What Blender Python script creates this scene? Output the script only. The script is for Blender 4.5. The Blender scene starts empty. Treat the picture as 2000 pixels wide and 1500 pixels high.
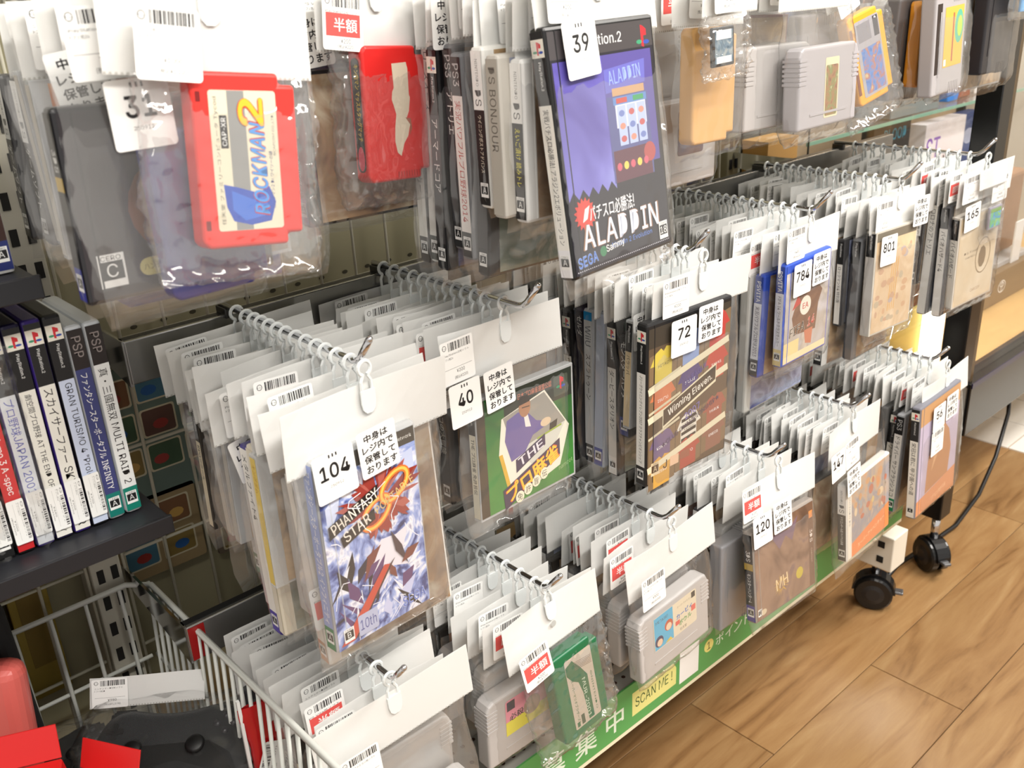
import bpy, bmesh, math, random
from mathutils import Vector, Matrix, noise as mnoise
random.seed(7)
SC = bpy.context.scene
COL = SC.collection
H = 1.10                      # camera height above the floor

# ------------------------------------------------------------------ camera
FPX, YAW, PITCH, ROLL = 1857.3, 48.8486, 22.8135, -2.9476
a, b, c = map(math.radians, (YAW, PITCH, ROLL))
fw = Vector((math.cos(b)*math.cos(a), math.cos(b)*math.sin(a), -math.sin(b)))
rt = Vector((math.sin(a), -math.cos(a), 0)); up = rt.cross(fw)
r2 = rt*math.cos(c) + up*math.sin(c); u2 = -rt*math.sin(c) + up*math.cos(c)
cd = bpy.data.cameras.new('camera'); cam = bpy.data.objects.new('camera', cd); COL.objects.link(cam)
mw = Matrix((r2, u2, -fw)).transposed().to_4x4(); mw.translation = Vector((0, 0, H)); cam.matrix_world = mw
cd.sensor_width = 36; cd.lens = 36*FPX/2000; cd.clip_start = .02; cd.clip_end = 60
cd.dof.use_dof = True; cd.dof.focus_distance = 1.0; cd.dof.aperture_fstop = 11
SC.camera = cam
# ------------------------------------------------------------------ world, lights, exposure
w = bpy.data.worlds.new('world'); SC.world = w; w.use_nodes = True
w.node_tree.nodes['Background'].inputs[0].default_value = (1, .95, .88, 1)
w.node_tree.nodes['Background'].inputs[1].default_value = .55
def area(name, loc, rot, sx, sy, power, color=(1, .96, .9)):
    l = bpy.data.lights.new(name, 'AREA'); l.shape = 'RECTANGLE'; l.size = sx; l.size_y = sy; l.energy = power; l.color = color
    o = bpy.data.objects.new(name, l); COL.objects.link(o); o.location = loc; o.rotation_euler = rot; return o
area('ceiling_lamp_light', (.55, -.95, 2.75), (math.radians(24), 0, 0), 2.4, .35, 66)
area('ceiling_lamp_light', (2.5, -.55, 2.75), (math.radians(10), 0, 0), 1.6, .35, 62)
area('ceiling_lamp_light', (-1.3, -.95, 2.75), (math.radians(20), 0, 0), 1.6, .35, 14)
SC.view_settings.view_transform = 'Standard'; SC.view_settings.look = 'None'
SC.view_settings.gamma = 1; SC.view_settings.use_curve_mapping = False
SC.view_settings.exposure = .62
SC.cycles.transparent_max_bounces = 28
SC.cycles.max_bounces = 5; SC.cycles.diffuse_bounces = 3; SC.cycles.glossy_bounces = 2; SC.cycles.transmission_bounces = 3
SC.cycles.caustics_reflective = False; SC.cycles.caustics_refractive = False

# ------------------------------------------------------------------ materials
def lin(c):
    return tuple((v/255/12.92 if v/255 <= .04045 else ((v/255+.055)/1.055)**2.4) for v in c)
MATS = {}
def mat(name, col=(200, 200, 200), rough=.45, metal=0., noise=0., nscale=20., bump=0., trans=0., emit=None, alpha=1., spec=.5):
    if name in MATS: return MATS[name]
    m = bpy.data.materials.new(name); m.use_nodes = True; nt = m.node_tree; p = nt.nodes['Principled BSDF']
    cc = lin(col)+(1,)
    p.inputs['Base Color'].default_value = cc; p.inputs['Roughness'].default_value = rough; p.inputs['Metallic'].default_value = metal
    p.inputs['Specular IOR Level'].default_value = spec; p.inputs['Alpha'].default_value = alpha
    if trans: p.inputs['Transmission Weight'].default_value = trans
    if emit: p.inputs['Emission Color'].default_value = lin(emit[0])+(1,); p.inputs['Emission Strength'].default_value = emit[1]
    if noise or bump:
        tc = nt.nodes.new('ShaderNodeTexCoord'); n = nt.nodes.new('ShaderNodeTexNoise'); n.inputs['Scale'].default_value = nscale; n.inputs['Detail'].default_value = 4
        nt.links.new(tc.outputs['Object'], n.inputs['Vector'])
        if noise:
            r = nt.nodes.new('ShaderNodeMix'); r.data_type = 'RGBA'
            r.inputs[6].default_value = tuple(x*(1-noise) for x in cc[:3])+(1,); r.inputs[7].default_value = tuple(min(1, x*(1+noise)) for x in cc[:3])+(1,)
            nt.links.new(n.outputs[0], r.inputs[0]); nt.links.new(r.outputs[2], p.inputs['Base Color'])
        if bump:
            bp = nt.nodes.new('ShaderNodeBump'); bp.inputs['Strength'].default_value = bump; bp.inputs['Distance'].default_value = .002
            nt.links.new(n.outputs[0], bp.inputs['Height']); nt.links.new(bp.outputs[0], p.inputs['Normal'])
    MATS[name] = m; return m
def print_mat(name='print', rough=.4):
    if name in MATS: return MATS[name]
    m = bpy.data.materials.new(name); m.use_nodes = True; nt = m.node_tree; p = nt.nodes['Principled BSDF']
    at = nt.nodes.new('ShaderNodeAttribute'); at.attribute_name = 'Col'
    nt.links.new(at.outputs['Color'], p.inputs['Base Color']); p.inputs['Roughness'].default_value = rough
    MATS[name] = m; return m
def art_mat(name, cols, scale=14, detail=6, dist=1.5, rough=.35, voro=False):
    if name in MATS: return MATS[name]
    m = bpy.data.materials.new(name); m.use_nodes = True; nt = m.node_tree; p = nt.nodes['Principled BSDF']
    tc = nt.nodes.new('ShaderNodeTexCoord')
    n = nt.nodes.new('ShaderNodeTexNoise'); n.inputs['Scale'].default_value = scale; n.inputs['Detail'].default_value = detail; n.inputs['Distortion'].default_value = dist
    nt.links.new(tc.outputs['Object'], n.inputs['Vector'])
    r = nt.nodes.new('ShaderNodeValToRGB'); cr = r.color_ramp
    k = len(cols)
    for i in range(k):
        pos = .28 + .44*i/(k-1)
        e = cr.elements[i] if i < 2 else cr.elements.new(pos)
        e.position = pos; e.color = lin(cols[i])+(1,)
    nt.links.new(n.outputs[0], r.inputs[0]); nt.links.new(r.outputs[0], p.inputs['Base Color']); p.inputs['Roughness'].default_value = rough
    MATS[name] = m; return m
def film_mat(name, haze=.05, bump=.5, scale=70, rough=.1, ior=1.28, crease=0):
    if name in MATS: return MATS[name]
    m = bpy.data.materials.new(name); m.use_nodes = True; nt = m.node_tree; nd = nt.nodes; nd.remove(nd['Principled BSDF'])
    out = nd['Material Output']; tr = nd.new('ShaderNodeBsdfTransparent'); tr.inputs[0].default_value = (.99, .99, .99, 1)
    gl = nd.new('ShaderNodeBsdfGlossy'); gl.inputs['Roughness'].default_value = rough
    df = nd.new('ShaderNodeBsdfDiffuse'); df.inputs[0].default_value = (.85, .84, .82, 1)
    lw = nd.new('ShaderNodeLayerWeight'); lw.inputs[0].default_value = .5
    pw = nd.new('ShaderNodeMath'); pw.operation = 'POWER'; pw.inputs[1].default_value = 4; nt.links.new(lw.outputs['Facing'], pw.inputs[0])
    fr = nd.new('ShaderNodeMath'); fr.operation = 'MULTIPLY_ADD'; fr.inputs[1].default_value = .5; fr.inputs[2].default_value = (ior-1)*.30; nt.links.new(pw.outputs[0], fr.inputs[0])
    m1 = nd.new('ShaderNodeMixShader'); m1.inputs[0].default_value = haze; nt.links.new(tr.outputs[0], m1.inputs[1]); nt.links.new(df.outputs[0], m1.inputs[2])
    m2 = nd.new('ShaderNodeMixShader'); nt.links.new(fr.outputs[0], m2.inputs[0]); nt.links.new(m1.outputs[0], m2.inputs[1]); nt.links.new(gl.outputs[0], m2.inputs[2])
    nt.links.new(m2.outputs[0], out.inputs[0]); MATS[name] = m; return m
def frost_mat(name, col=(235, 238, 238), clear=.4):
    if name in MATS: return MATS[name]
    m = bpy.data.materials.new(name); m.use_nodes = True; nt = m.node_tree; nd = nt.nodes; p = nd['Principled BSDF']
    p.inputs['Base Color'].default_value = lin(col)+(1,); p.inputs['Roughness'].default_value = .25
    tr = nd.new('ShaderNodeBsdfTransparent'); mx = nd.new('ShaderNodeMixShader'); mx.inputs[0].default_value = clear
    nt.links.new(p.outputs[0], mx.inputs[1]); nt.links.new(tr.outputs[0], mx.inputs[2]); nt.links.new(mx.outputs[0], nd['Material Output'].inputs[0])
    MATS[name] = m; return m
def paper_mat(name, col):
    if name in MATS: return MATS[name]
    m = bpy.data.materials.new(name); m.use_nodes = True; nt = m.node_tree; nd = nt.nodes; p = nd['Principled BSDF']
    at = nd.new('ShaderNodeAttribute'); at.attribute_name = 'Col'; nt.links.new(at.outputs['Color'], p.inputs['Base Color']); p.inputs['Roughness'].default_value = .35
    tl = nd.new('ShaderNodeBsdfTranslucent'); tl.inputs[0].default_value = (.9, .9, .88, 1)
    mx = nd.new('ShaderNodeMixShader'); mx.inputs[0].default_value = .3
    nt.links.new(p.outputs[0], mx.inputs[1]); nt.links.new(tl.outputs[0], mx.inputs[2]); nt.links.new(mx.outputs[0], nd['Material Output'].inputs[0])
    MATS[name] = m; return m
PRINT = print_mat(); STICK = print_mat('sticker_paper', .5); CARD = paper_mat('header_film_white', None)
FILM = film_mat('clear_bag_film', .062, .28, 45, .09, 1.28, 14)
FILM3 = film_mat('loose_bag_film', .03, .6, 30, .10, 1.2, 16)
FILM2 = film_mat('crinkled_bag_film', .06, .7, 38, .08, 1.36, 24)
CHROME = mat('chrome', (215, 215, 218), .1, 1.)
FROST = mat('frosted_clip_plastic', (226, 230, 230), .22)
CLEARCASE = frost_mat('clear_case_plastic', (225, 228, 230), .55)
WIRE = mat('white_wire_coat', (205, 205, 195), .4)
OLIVE = mat('olive_panel', (150, 144, 116), .6, noise=.05, nscale=8)
BLACKP = mat('black_plastic', (18, 18, 20), .3)

# ------------------------------------------------------------------ mesh helpers
def link(name, me, parent=None, mats=None, loc=None, rot=None):
    o = bpy.data.objects.new(name, me); COL.objects.link(o)
    if mats is not None and len(me.materials) == 0:
        for m in (mats if isinstance(mats, (list, tuple)) else [mats]): me.materials.append(m)
    if parent is not None: o.parent = parent
    if loc is not None: o.location = loc
    if rot is not None: o.rotation_euler = rot
    return o
def bm_mesh(bm, name='mesh', smooth=False):
    me = bpy.data.meshes.new(name); bm.to_mesh(me); bm.free()
    if smooth:
        for p in me.polygons: p.use_smooth = True
    return me
def bbox(bm, x0, x1, y0, y1, z0, z1):
    vs = [bm.verts.new(p) for p in ((x0, y0, z0), (x1, y0, z0), (x1, y1, z0), (x0, y1, z0), (x0, y0, z1), (x1, y0, z1), (x1, y1, z1), (x0, y1, z1))]
    for f in ((3, 2, 1, 0), (4, 5, 6, 7), (0, 1, 5, 4), (1, 2, 6, 5), (2, 3, 7, 6), (3, 0, 4, 7)): bm.faces.new([vs[i] for i in f])
    return vs
def box_me(x0, x1, y0, y1, z0, z1, bev=0., seg=2):
    bm = bmesh.new(); bbox(bm, x0, x1, y0, y1, z0, z1)
    if bev: bmesh.ops.bevel(bm, geom=bm.edges[:], offset=bev, segments=seg, profile=.5, affect='EDGES')
    return bm_mesh(bm)
def prism(bm, pts, y0, y1):
    """outline in xz (counter-clockwise seen from -y) extruded y0 (front) to y1"""
    A = [bm.verts.new((x, y0, z)) for x, z in pts]; B = [bm.verts.new((x, y1, z)) for x, z in pts]; n = len(pts)
    bm.faces.new(A); bm.faces.new(B[::-1])
    for i in range(n): bm.faces.new((A[i], B[i], B[(i+1) % n], A[(i+1) % n]))
def prism_me(pts, y0, y1, bev=0., seg=2):
    bm = bmesh.new(); prism(bm, pts, y0, y1); bmesh.ops.recalc_face_normals(bm, faces=bm.faces[:])
    if bev: bmesh.ops.bevel(bm, geom=[e for e in bm.edges if e.calc_face_angle(0) > .5], offset=bev, segments=seg, profile=.5, affect='EDGES')
    return bm_mesh(bm)
def tube(bm, pts, r, n=8, cap=True, closed=False):
    rings = []; P = [Vector(p) for p in pts]
    ref = None
    for i, p in enumerate(P):
        if closed: d = (P[(i+1) % len(P)]-P[i-1]).normalized()
        elif i == 0: d = (P[1]-P[0]).normalized()
        elif i == len(P)-1: d = (P[-1]-P[-2]).normalized()
        else: d = ((P[i+1]-p).normalized()+(p-P[i-1]).normalized()).normalized()
        if ref is None: ref = Vector((0, 0, 1)) if abs(d.z) < .9 else Vector((1, 0, 0))
        x = (ref-d*ref.dot(d)).normalized(); y = d.cross(x); ref = x
        rr = r[i] if isinstance(r, (list, tuple)) else r
        rings.append([bm.verts.new(p+(x*math.cos(t)+y*math.sin(t))*rr) for t in [2*math.pi*k/n for k in range(n)]])
    m = len(rings)
    for i in range(m if closed else m-1):
        A, B = rings[i], rings[(i+1) % m]
        for k in range(n): bm.faces.new((A[k], A[(k+1) % n], B[(k+1) % n], B[k]))
    if cap and not closed: bm.faces.new(rings[0][::-1]); bm.faces.new(rings[-1])
def tube_me(pts, r, n=8, **k):
    bm = bmesh.new(); tube(bm, pts, r, n, **k); return bm_mesh(bm, smooth=True)
def rrect(x0, x1, z0, z1, r, n=4):
    pts = []
    for cx, cz, a0 in ((x1-r, z0+r, -90), (x1-r, z1-r, 0), (x0+r, z1-r, 90), (x0+r, z0+r, 180)):
        for k in range(n+1):
            t = math.radians(a0+90*k/n); pts.append((cx+r*math.cos(t), cz+r*math.sin(t)))
    return pts
def thing(name, label, cat, loc=(0, 0, 0), rot=(0, 0, 0), group=None):
    o = bpy.data.objects.new(name, None); COL.objects.link(o); o.location = loc; o.rotation_euler = rot; o.empty_display_size = .01
    o['label'] = label; o['category'] = cat
    if group: o['group'] = group
    return o
def tag(o, label, cat, group=None):
    o['label'] = label; o['category'] = cat
    if group: o['group'] = group
    return o
def struct(o): o['kind'] = 'structure'; return o
def W(x, y, z): return (x, y, z+H)

# ------------------------------------------------------------------ flat print: coloured polygons and lettering
def _text_curve(name):
    c_ = bpy.data.curves.new(name, 'FONT'); c_.resolution_u = 2; return bpy.data.objects.new(name, c_)
_to = _text_curve('lettering'); _ta = _text_curve('latin_lettering'); LAT = 1.
try:                                       # the sans-serif face that ships inside Blender, for latin letters and digits
    import os
    _ta.data.font = bpy.data.fonts.load(os.path.join(bpy.utils.system_resource('DATAFILES'), 'fonts', 'Inter.woff2')); LAT = 1.5
except Exception: pass
TXT = {}; CH = {}
def one_char(q):
    o = _to if ord(q) > 0xFF else _ta; k = 1. if ord(q) > 0xFF else LAT
    o.data.body = q; me = o.to_mesh()
    CH[q] = ([(v.co.x*k, v.co.y*k) for v in me.vertices], [tuple(p.vertices) for p in me.polygons]); o.to_mesh_clear()
def glyphs(s, bold=0.):
    lvl = round(min(bold, .12)*.5, 3); k = (s, lvl)
    if k not in TXT:
        V = []; F = []; x = 0.; Z = []
        for q in s:
            if q in ' \u3000': x += .3; continue
            if q not in CH: one_char(q)
            cv, cf = CH[q]
            if not cv: x += .3; continue
            for m, (ex, ey) in enumerate(((0, 0),) if lvl == 0 else ((-1, 0), (1, 0)) if lvl < .012 else ((-1, -.5), (1, -.5), (0, 0), (-1, .5), (1, .5)) if lvl < .022 else [(math.cos(.785*m_), math.sin(.785*m_)) for m_ in range(8)]+[(0, 0)]):
                n = len(V); V += [(a_+x+ex*lvl, b_+ey*lvl) for a_, b_ in cv]; Z += [m*.00001]*len(cv); F += [tuple(n+i for i in f) for f in cf]
            x += 1. if ord(q) > 0x2E80 else max(a_ for a_, b_ in cv)+.065+lvl
        if V:
            x0 = min(v[0] for v in V); x1 = max(v[0] for v in V); y0 = min(v[1] for v in V); y1 = max(v[1] for v in V)
        else: x0 = y0 = 0; x1 = y1 = 1
        TXT[k] = ([(x-x0, y-y0, z) for (x, y), z in zip(V, Z)], F, max(1e-4, x1-x0), max(1e-4, y1-y0))
    return TXT[k]
class P:
    """a canvas: u to the viewer's right, v up, layered outwards"""
    def __init__(s): s.V = []; s.F = []; s.C = []; s.M = []; s.d = 0.; s.step = .00003; s.B = []
    def face(s, pts, col, m=0, d=None):
        i = len(s.V); s.V += [(x, y, s.d if d is None else d) for x, y in pts]; s.F.append(tuple(range(i, i+len(pts)))); s.C.append(lin(col)); s.M.append(m)
    def up(s, pts, n=1):
        """lift the next shape just above whatever it overlaps"""
        x0 = min(q[0] for q in pts); x1 = max(q[0] for q in pts); y0 = min(q[1] for q in pts); y1 = max(q[1] for q in pts)
        k = max([b_[4] for b_ in s.B if b_[0] < x1 and b_[1] > x0 and b_[2] < y1 and b_[3] > y0], default=0)+1
        s.B.append((x0, x1, y0, y1, k+n-1)); s.d = k*s.step; return s
    def poly(s, pts, col, m=0): s.up(pts); s.face(pts, col, m); return s
    def rect(s, x0, x1, y0, y1, col, m=0): return s.poly([(x0, y0), (x1, y0), (x1, y1), (x0, y1)], col, m)
    def rr(s, x0, x1, y0, y1, r, col, m=0): return s.poly(rrect(x0, x1, y0, y1, r), col, m)
    def disc(s, cx, cy, rx, col, ry=None, n=20, rot=0):
        ry = ry or rx; cr, sr = math.cos(rot), math.sin(rot)
        return s.poly([(cx+rx*math.cos(t)*cr-ry*math.sin(t)*sr, cy+rx*math.cos(t)*sr+ry*math.sin(t)*cr) for t in [2*math.pi*k/n for k in range(n)]], col)
    def ring(s, cx, cy, rx, ry, wd, col, n=24, rot=0):
        cr, sr = math.cos(rot), math.sin(rot); r_ = max(rx, ry); s.up([(cx-r_, cy-r_), (cx+r_, cy+r_)])
        def pt(f, t):
            x, y = (rx-f)*math.cos(t), (ry-f)*math.sin(t); return (cx+x*cr-y*sr, cy+x*sr+y*cr)
        for k in range(n):
            t0, t1 = 2*math.pi*k/n, 2*math.pi*(k+1)/n
            s.face([pt(0, t0), pt(0, t1), pt(wd, t1), pt(wd, t0)], col)
        return s
    def line(s, x0, y0, x1, y1, wd, col):
        l = math.hypot(x1-x0, y1-y0); nx, ny = -(y1-y0)/l*wd/2, (x1-x0)/l*wd/2
        return s.poly([(x0-nx, y0-ny), (x1-nx, y1-ny), (x1+nx, y1+ny), (x0+nx, y0+ny)], col)
    def text(s, t, x, y, h, col, w=None, rot=0., bold=0., shear=0., align='c'):
        """centred at x,y, glyph height h, fitted to width w, rot in degrees"""
        V, F, gw, gh = glyphs(t, bold)
        ky = h/gh; kx = ky if w is None else w/gw
        W_, H_ = gw*kx, gh*ky; ox = -W_/2 if align == 'c' else (0 if align == 'l' else -W_)
        cr, sr = math.cos(math.radians(rot)), math.sin(math.radians(rot)); i = len(s.V)
        pts = []
        for gx, gy, gz in V:
            px = ox+gx*kx+shear*gy*ky; py = -H_/2+gy*ky; pts.append((x+px*cr-py*sr, y+px*sr+py*cr, gz))
        if not pts: return s
        s.up(pts, 1+math.ceil(max(q[2] for q in pts)/s.step)); s.V += [(q[0], q[1], s.d+q[2]) for q in pts]; L = lin(col)
        for f in F: s.F.append(tuple(i+k for k in f)); s.C.append(L); s.M.append(0)
        return s
    def outlined(s, t, x, y, h, col, ocol, w=None, rot=0., o=.035, shear=0., bold=0.01):
        s.text(t, x, y, h*1.06, ocol, w*1.03 if w else None, rot, bold+o, shear); return s.text(t, x, y, h, col, w, rot, bold, shear)
    def mesh(s, fn, name='print'):
        me = bpy.data.meshes.new(name); me.from_pydata([fn(*v) for v in s.V], [], s.F)
        ca = me.color_attributes.new('Col', 'FLOAT_COLOR', 'CORNER'); k = 0; buf = []
        for p, cc in zip(me.polygons, s.C): buf += list(cc+(1.,))*p.loop_total
        ca.data.foreach_set('color', buf); me.polygons.foreach_set('material_index', s.M); me.update(); return me
    def front(s, y, cx=0, cz=0): return s.mesh(lambda u, v, d: (cx+u, y-d-.0002, cz+v))
    def side(s, x, cy=0, cz=0): return s.mesh(lambda u, v, d: (x-d-.0002, cy-u, cz+v))
    def top(s, z, cx=0, cy=0): return s.mesh(lambda u, v, d: (cx+u, cy+v, z+d+.0002))
BK = (22, 22, 24); WH = (244, 244, 242); GY = (150, 150, 150)

def ps_logo(p, x, y, s):
    p.poly([(x-.10*s, y-.45*s), (x-.10*s, y+.5*s), (x+.08*s, y+.45*s), (x+.08*s, y-.5*s)], (210, 40, 50))
    p.poly([(x+.08*s, y+.45*s), (x+.32*s, y+.3*s), (x+.32*s, y+.02*s), (x+.08*s, y+.02*s)], (210, 40, 50))
    p.disc(x-.28*s, y-.25*s, .22*s, (60, 150, 110), .1*s, 10); p.disc(x+.28*s, y-.28*s, .24*s, (50, 80, 170), .1*s, 10)
def cero(p, x, y, s, t='A', fg=WH, bg=BK):
    p.rect(x-.4*s, x+.4*s, y-.5*s, y+.5*s, fg); p.rect(x-.34*s, x+.34*s, y-.28*s, y+.28*s, bg); p.text(t, x, y, .4*s, fg); p.text('CERO', x, y+.38*s, .14*s, bg, .6*s)

# ------------------------------------------------------------------ stickers
def barcode(p, x0, x1, y0, y1, seed):
    rnd = random.Random(seed); x = x0
    p.up([(x0, y0), (x1, y1)])
    while x < x1-.0003:
        wd = rnd.choice((.0003, .0005, .0008, .0011)); p.face([(x, y0), (min(x+wd, x1), y0), (min(x+wd, x1), y1), (x, y1)], BK); x += wd+rnd.choice((.0003, .0005, .0008))
PRICE_T = [('スーパーファミコン用ソフト', '¥500', '(税込¥550)'), ('PlayStation2用ソフト', '¥200', '(税込¥220)'), ('ニンテンドーDS用ソフト', '¥980', '(税込¥1,078)'), ('PS Vita用ソフト', '¥480', '(税込¥528)'), ('ファミコン用ソフト カプコン ロックマン2', '¥1,000', '(税込¥1,100)')]
STK = {}
def price_me(var=0, red=False):
    k = ('p', var, red)
    if k not in STK:
        p = P(); w, h = .0345, .032
        p.rr(-w/2, w/2, -h/2, h/2, .0022, WH)
        p.ring(-.0128, .0118, .0021, .0021, .0004, BK, 10); p.text('トレ', -.0128, .0118, .0016, BK)
        barcode(p, -.0088, .0150, .0085, .0145, var)
        t = PRICE_T[var % 5]
        p.text(t[0], -.0145, .0058, .0017, BK, .027, align='l'); p.text(t[0][::-1][:6], -.0145, .0030, .0017, BK, align='l')
        if red:
            p.rect(-.0145, .0145, -.0080, .0052, (226, 88, 84)); p.text('半額' if var % 2 else '店頭半額', .002, -.0014, .0078, WH, .02, bold=.03)
        else: p.rect(-.0145, .0145, -.0046, -.0043, GY)
        p.text(t[1], .002, -.0072 if not red else -.0105, .0026, BK); p.text(t[2], .002, -.0118 if not red else -.0138, .0026, BK)
        STK[k] = p.mesh(lambda u, v, d: (u*1.16, -d-.0002, v*1.28))
    return STK[k]
def number_me(n):
    k = ('n', n)
    if k not in STK:
        p = P(); p.rr(-.0140, .0140, -.0165, .0165, .002, WH)
        for q in (-1, 0, 1): p.rect(q*.0024-.0005, q*.0024+.0005, .0125, .0148, BK)
        p.text(str(n), 0, .0035, .0105, BK, .0068*len(str(n)), bold=.05); p.text('250912', 0, -.0065, .0019, (60, 60, 60))
        STK[k] = p.mesh(lambda u, v, d: (u*1.40, -d-.0002, v*1.25))
    return STK[k]
def note_me():
    k = 'note'
    if k not in STK:
        p = P(); p.rr(-.0140, .0140, -.0165, .0165, .002, WH)
        for i, t in enumerate(('中身は', 'レジ内で', '保管して', 'おります')): p.text(t, .0005*i-.0005, .0105-i*.0072, .0056, BK, .0054*len(t)+.001, bold=.05)
        STK[k] = p.mesh(lambda u, v, d: (u*1.40, -d-.0002, v*1.25))
    return STK[k]

# ------------------------------------------------------------------ shared hanging bag parts
_clip = bmesh.new()
ring = [(math.cos(t)*.0062, 0, math.sin(t)*.0062-.0030) for t in [math.radians(-70+320*k/14) for k in range(15)]]
tube(_clip, ring, .0017, 6)
tube(_clip, [(ring[0][0], 0, ring[0][2]), (.0050, -.0004, -.014), (.0052, -.0008, -.024)], .0015, 6)
tube(_clip, [(ring[-1][0], 0, ring[-1][2]), (-.0050, -.0004, -.014), (-.0052, -.0008, -.024)], .0015, 6)
prism(_clip, [(-.0072, -.021), (-.0072, -.032), (-.0060, -.0375), (-.0028, -.0408), (.0028, -.0408), (.0060, -.0375), (.0072, -.032), (.0072, -.021)][::-1], -.0020, -.0008)
CLIP = bm_mesh(_clip); CLIP.materials.append(FROST)
HDR = {}
def header_me(w, h, seed, hole=False):
    k = (round(w, 3), round(h, 3), seed % 4, hole)
    if k not in HDR:
        rnd = random.Random(seed % 4+1); a1, a2, ph = rnd.uniform(-.004, .004), rnd.uniform(-.002, .002), rnd.uniform(0, 3)
        V = []; F = []; nx, nz = 8, 3
        for j in range(nz+1):
            for i in range(nx+1):
                u = i/nx-.5; v = j/nz
                V.append((u*w, a1*(u*u*4-.3)*v+a2*math.sin(u*6+ph)*v, -h+v*h))
        n1 = len(V); V += [(x, y+.0005, z) for x, y, z in V]
        for j in range(nz):
            for i in range(nx):
                q = j*(nx+1)+i; F.append((q, q+1, q+nx+2, q+nx+1)); F.append((n1+q, n1+q+nx+1, n1+q+nx+2, n1+q+1))
        C = [lin((246, 246, 244))]*len(F)
        # stitched seam along the bottom of the header
        for i in range(40):
            x0 = -w/2+w*i/40; i0 = len(V); yy = a1*((x0/w)**2*4-.3)*0-.0006
            V += [(x0, yy, -h), (x0+w/80, yy, -h), (x0+w/80, yy, -h+.0016), (x0, yy, -h+.0016)]; F.append((i0, i0+1, i0+2, i0+3)); C.append(lin((190, 188, 182)))
        if hole:
            i0 = len(V); n = 14; V += [(.0035*math.cos(2*math.pi*q/n), -.0016, -h*.55+.0035*math.sin(2*math.pi*q/n)) for q in range(n)]; F.append(tuple(range(i0, i0+n))); C.append(lin((178, 180, 178)))
        me = bpy.data.meshes.new('header'); me.from_pydata(V, [], F)
        ca = me.color_attributes.new('Col', 'FLOAT_COLOR', 'CORNER'); buf = []
        for p, cc in zip(me.polygons, C): buf += list(cc+(1.,))*p.loop_total
        ca.data.foreach_set('color', buf); me.materials.append(CARD); HDR[k] = me
    return HDR[k]
FLM = {}
def film_me(w, top, bot, t, seed, crinkle=False, back=True):
    """clear pouch: two sheets joined at sides and bottom, hanging from z=top to z=bot"""
    k = (round(w, 3), round(top, 3), round(bot, 3), round(t, 3), seed % 4, crinkle, back)
    if k in FLM: return FLM[k]
    rnd = random.Random(seed % 4+11); nx, nz = (34, 40) if crinkle else (22, 26); V = []; F = []; off = seed*3.1+(50 if crinkle else 0)
    amp = .0032 if crinkle else .0012
    for s in (-1, 1) if back else (-1,):
        for j in range(nz+1):
            for i in range(nx+1):
                u = i/nx*2-1; v = j/nz
                thick = (t/2+.0016)*min(1, (1-abs(u))*7)**.5*min(1, v*9)**.6*min(1, .25+(1-v)*3.0)
                edge = max(abs(u)**6, (1-v)**8)
                kq = 95 if crinkle else 60; q1 = Vector((u*w*.5*kq+off, v*(top-bot)*kq, s*4.)); q2 = q1*2.1
                rid = (1-abs(mnoise.noise(q1)))**4*.9+(1-abs(mnoise.noise(q2)))**4*.45            # creases
                jx = mnoise.noise(q1+Vector((9, 3, 1)))*amp*(.5 if 0 < i < nx else 1.2); jz = mnoise.noise(q1+Vector((2, 7, 5)))*amp*(1 if j < nz else 0)
                yy = s*(thick+amp*(rid-.35)*(.8+edge))
                if j == 0: yy = amp*mnoise.noise(q1)
                x = u*w/2*(1-.05*(1-v)**6)+jx
                if abs(u) == 1: x += .003*math.sin(v*9+seed)
                V.append((x, yy, bot+v*(top-bot)+jz))
    n1 = (nx+1)*(nz+1)
    for s in (0, 1) if back else (0,):
        for j in range(nz):
            for i in range(nx):
                q = s*n1+j*(nx+1)+i; f = (q, q+1, q+nx+2, q+nx+1); F.append(f if s == 0 else f[::-1])
    for j in range(nz if back else 0):
        for i in (0, nx):
            q = j*(nx+1)+i; F.append((q, q+nx+1, n1+q+nx+1, n1+q))
    for i in range(nx if back else 0): F.append((i, n1+i, n1+i+1, i+1))
    me = bpy.data.meshes.new('film'); me.from_pydata(V, [], F)
    for p in me.polygons: p.use_smooth = True
    me.materials.append(FILM2 if crinkle else FILM); FLM[k] = me; return me

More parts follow.
